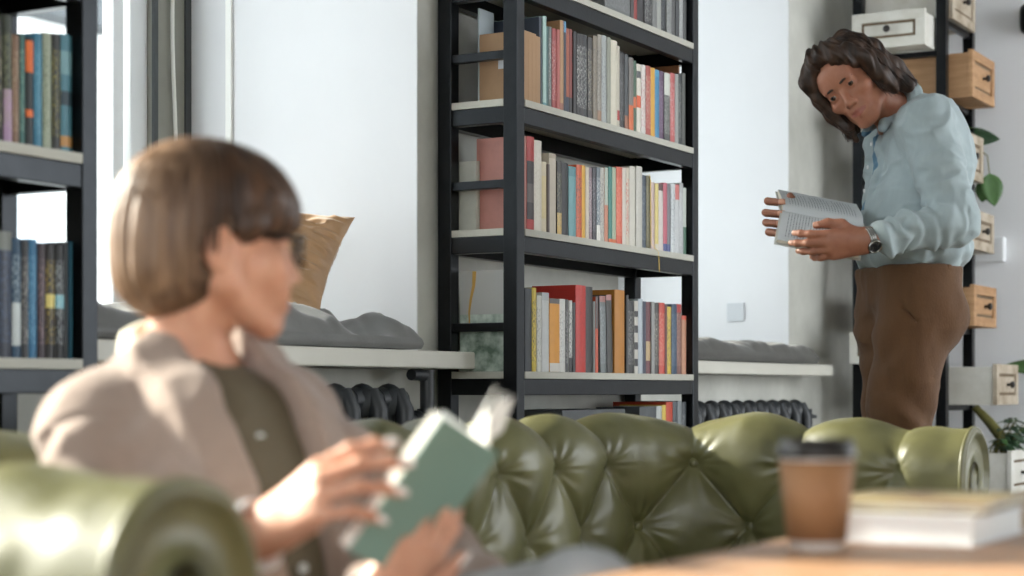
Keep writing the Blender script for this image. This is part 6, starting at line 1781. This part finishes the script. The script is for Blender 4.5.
# the teal book in her hands: near board seen from outside, pages fanned behind it
c0, c1, c2, c3 = P(349, 552, 1.905), P(444, 418, 1.905), P(500, 446, 2.005), P(404, 582, 2.005)
m_teal = mat('dusty_teal_cover', rgb(126, 156, 144), 0.55, var=0.07, vscale=14)
bw = thing('book', tuple((c0 + c2) / 2), 'dusty teal softcover book held open by the seated person', 'book')
eu = c1 - c0; lu = np.linalg.norm(eu); eu /= lu                  # along the fore edge
ev = (c2 - c1); ev -= eu * ev.dot(eu); lv_ = 0.128; ev /= np.linalg.norm(ev)
en = np.cross(eu, ev); en = en if en.dot(CF) > 0 else -en        # into the book, away from the camera
cb = lambda u, v, n: c0 + eu * lu * u + ev * lv_ * v + en * n
def sheet(g, ang, v0, thick, bend, u0=0.0, u1=1.0, w_=1.0, mi=0, n0=0.0):
    """a bundle of leaves hinged on the spine (v = 1), swung back by ang"""
    top, bot = [], []
    for k in range(15):
        s = k / 14; a = ang + bend * s
        r = lv_ * w_ * s
        aa = ang + bend * s * 0.5
        v = 1 - (r * math.cos(aa)) / lv_; n = r * math.sin(aa) + n0
        th = thick * (0.5 + 0.5 * min(1, s * 5))
        top.append([cb(u, v, n) for u in np.linspace(u0, u1, 6)]); bot.append([cb(u, v, n + th) for u in np.linspace(u0, u1, 6)])
    t, b_ = np.array(top), np.array(bot); g.grid(t, mi); g.grid(b_[::-1], mi)
    loop = lambda A_: np.concatenate([A_[:, 0], A_[-1, 1:], A_[::-1, -1][1:], A_[0, ::-1][1:]])
    g.grid(np.stack([loop(t), loop(b_)], 0), mi, False)
g = MB(); sheet(g, 0.0, 0, 0.002, 0.02); build('cover', g, [m_teal], parent=bw)
g = MB(); sheet(g, 0.0, 0, 0.009, 0.03, 0.006, 0.994, 0.985, 0, 0.0023); sheet(g, 0.10, 0, 0.0010, 0.12, 0.006, 0.994, 0.97)
build('page_block', g, [mat('paper_bright', rgb(232, 230, 224), 0.75)], parent=bw)
g = MB()
for k, (t0, t1) in enumerate(((P(484, 412, 2.03), P(497, 386, 2.035)), (P(494, 420, 2.04), P(506, 392, 2.045)), (P(502, 432, 2.05), P(514, 396, 2.055)))):
    rows = []
    for sgn in np.linspace(0, 1, 12):
        row_ = []
        for u in np.linspace(0, 1, 7):
            b0 = cb(0.62 + 0.375 * u, 0.93 + 0.02 * k, 0.010 + 0.002 * k); tgt = t0 + (t1 - t0) * u
            row_.append(b0 + (tgt - b0) * sgn + en * 0.012 * math.sin(PI * sgn))
        rows.append(row_)
    top = np.array(rows); bot = top + en * 0.0012
    g.grid(top); g.grid(bot[::-1]); loop = lambda A_: np.concatenate([A_[:, 0], A_[-1, 1:], A_[::-1, -1][1:], A_[0, ::-1][1:]]); g.grid(np.stack([loop(top), loop(bot)], 0), 0, False)
build('fanned_pages', g, [mat('paper_bright', rgb(232, 230, 224), 0.75)], parent=bw)
g = MB(); sheet(g, 1.75, 0, 0.008, 0.3, 0.005, 0.995, 0.98); build('page_block', g, [mat('paper_bright', rgb(232, 230, 224), 0.75)], parent=bw)
g = MB(); sheet(g, 1.85, 0, 0.002, 0.3, 0, 1, 1.0, 0, 0.010); build('back_cover', g, [m_teal], parent=bw)
# ------------------------------------------------------------------ camera, light
cd = bpy.data.cameras.new('camera'); cam = bpy.data.objects.new('camera', cd); COL.objects.link(cam)
cam.location = (0, 0, H); cam.rotation_euler = (PI / 2, 0, YAW - PI / 2)
cd.sensor_width = 36; cd.lens = FPX / 1024 * 36; cd.shift_y = (390 - 288) / 1024; cd.clip_start = 0.05
cd.dof.use_dof = True; cd.dof.focus_distance = 5.3; cd.dof.aperture_fstop = 2.8
SC.camera = cam
wd = bpy.data.worlds.new('sky'); SC.world = wd; wd.use_nodes = True
bg = wd.node_tree.nodes['Background']; bg.inputs['Color'].default_value = (0.92, 0.96, 1.0, 1); bg.inputs['Strength'].default_value = 7.0
sd = bpy.data.lights.new('sun', 'SUN'); so = bpy.data.objects.new('sun', sd); COL.objects.link(so)
sd.energy = 26.0; sd.angle = math.radians(6); sd.color = (1.0, 0.92, 0.80)
d = Vector((0.10, -0.90, -0.42)); so.rotation_euler = d.to_track_quat('-Z', 'Y').to_euler()
vs = SC.view_settings; vs.view_transform = 'Standard'; vs.look = 'None'; vs.gamma = 1.0; vs.use_curve_mapping = False; vs.exposure = -0.15
SC.cycles.max_bounces = 12; SC.cycles.diffuse_bounces = 8; SC.cycles.use_denoising = True
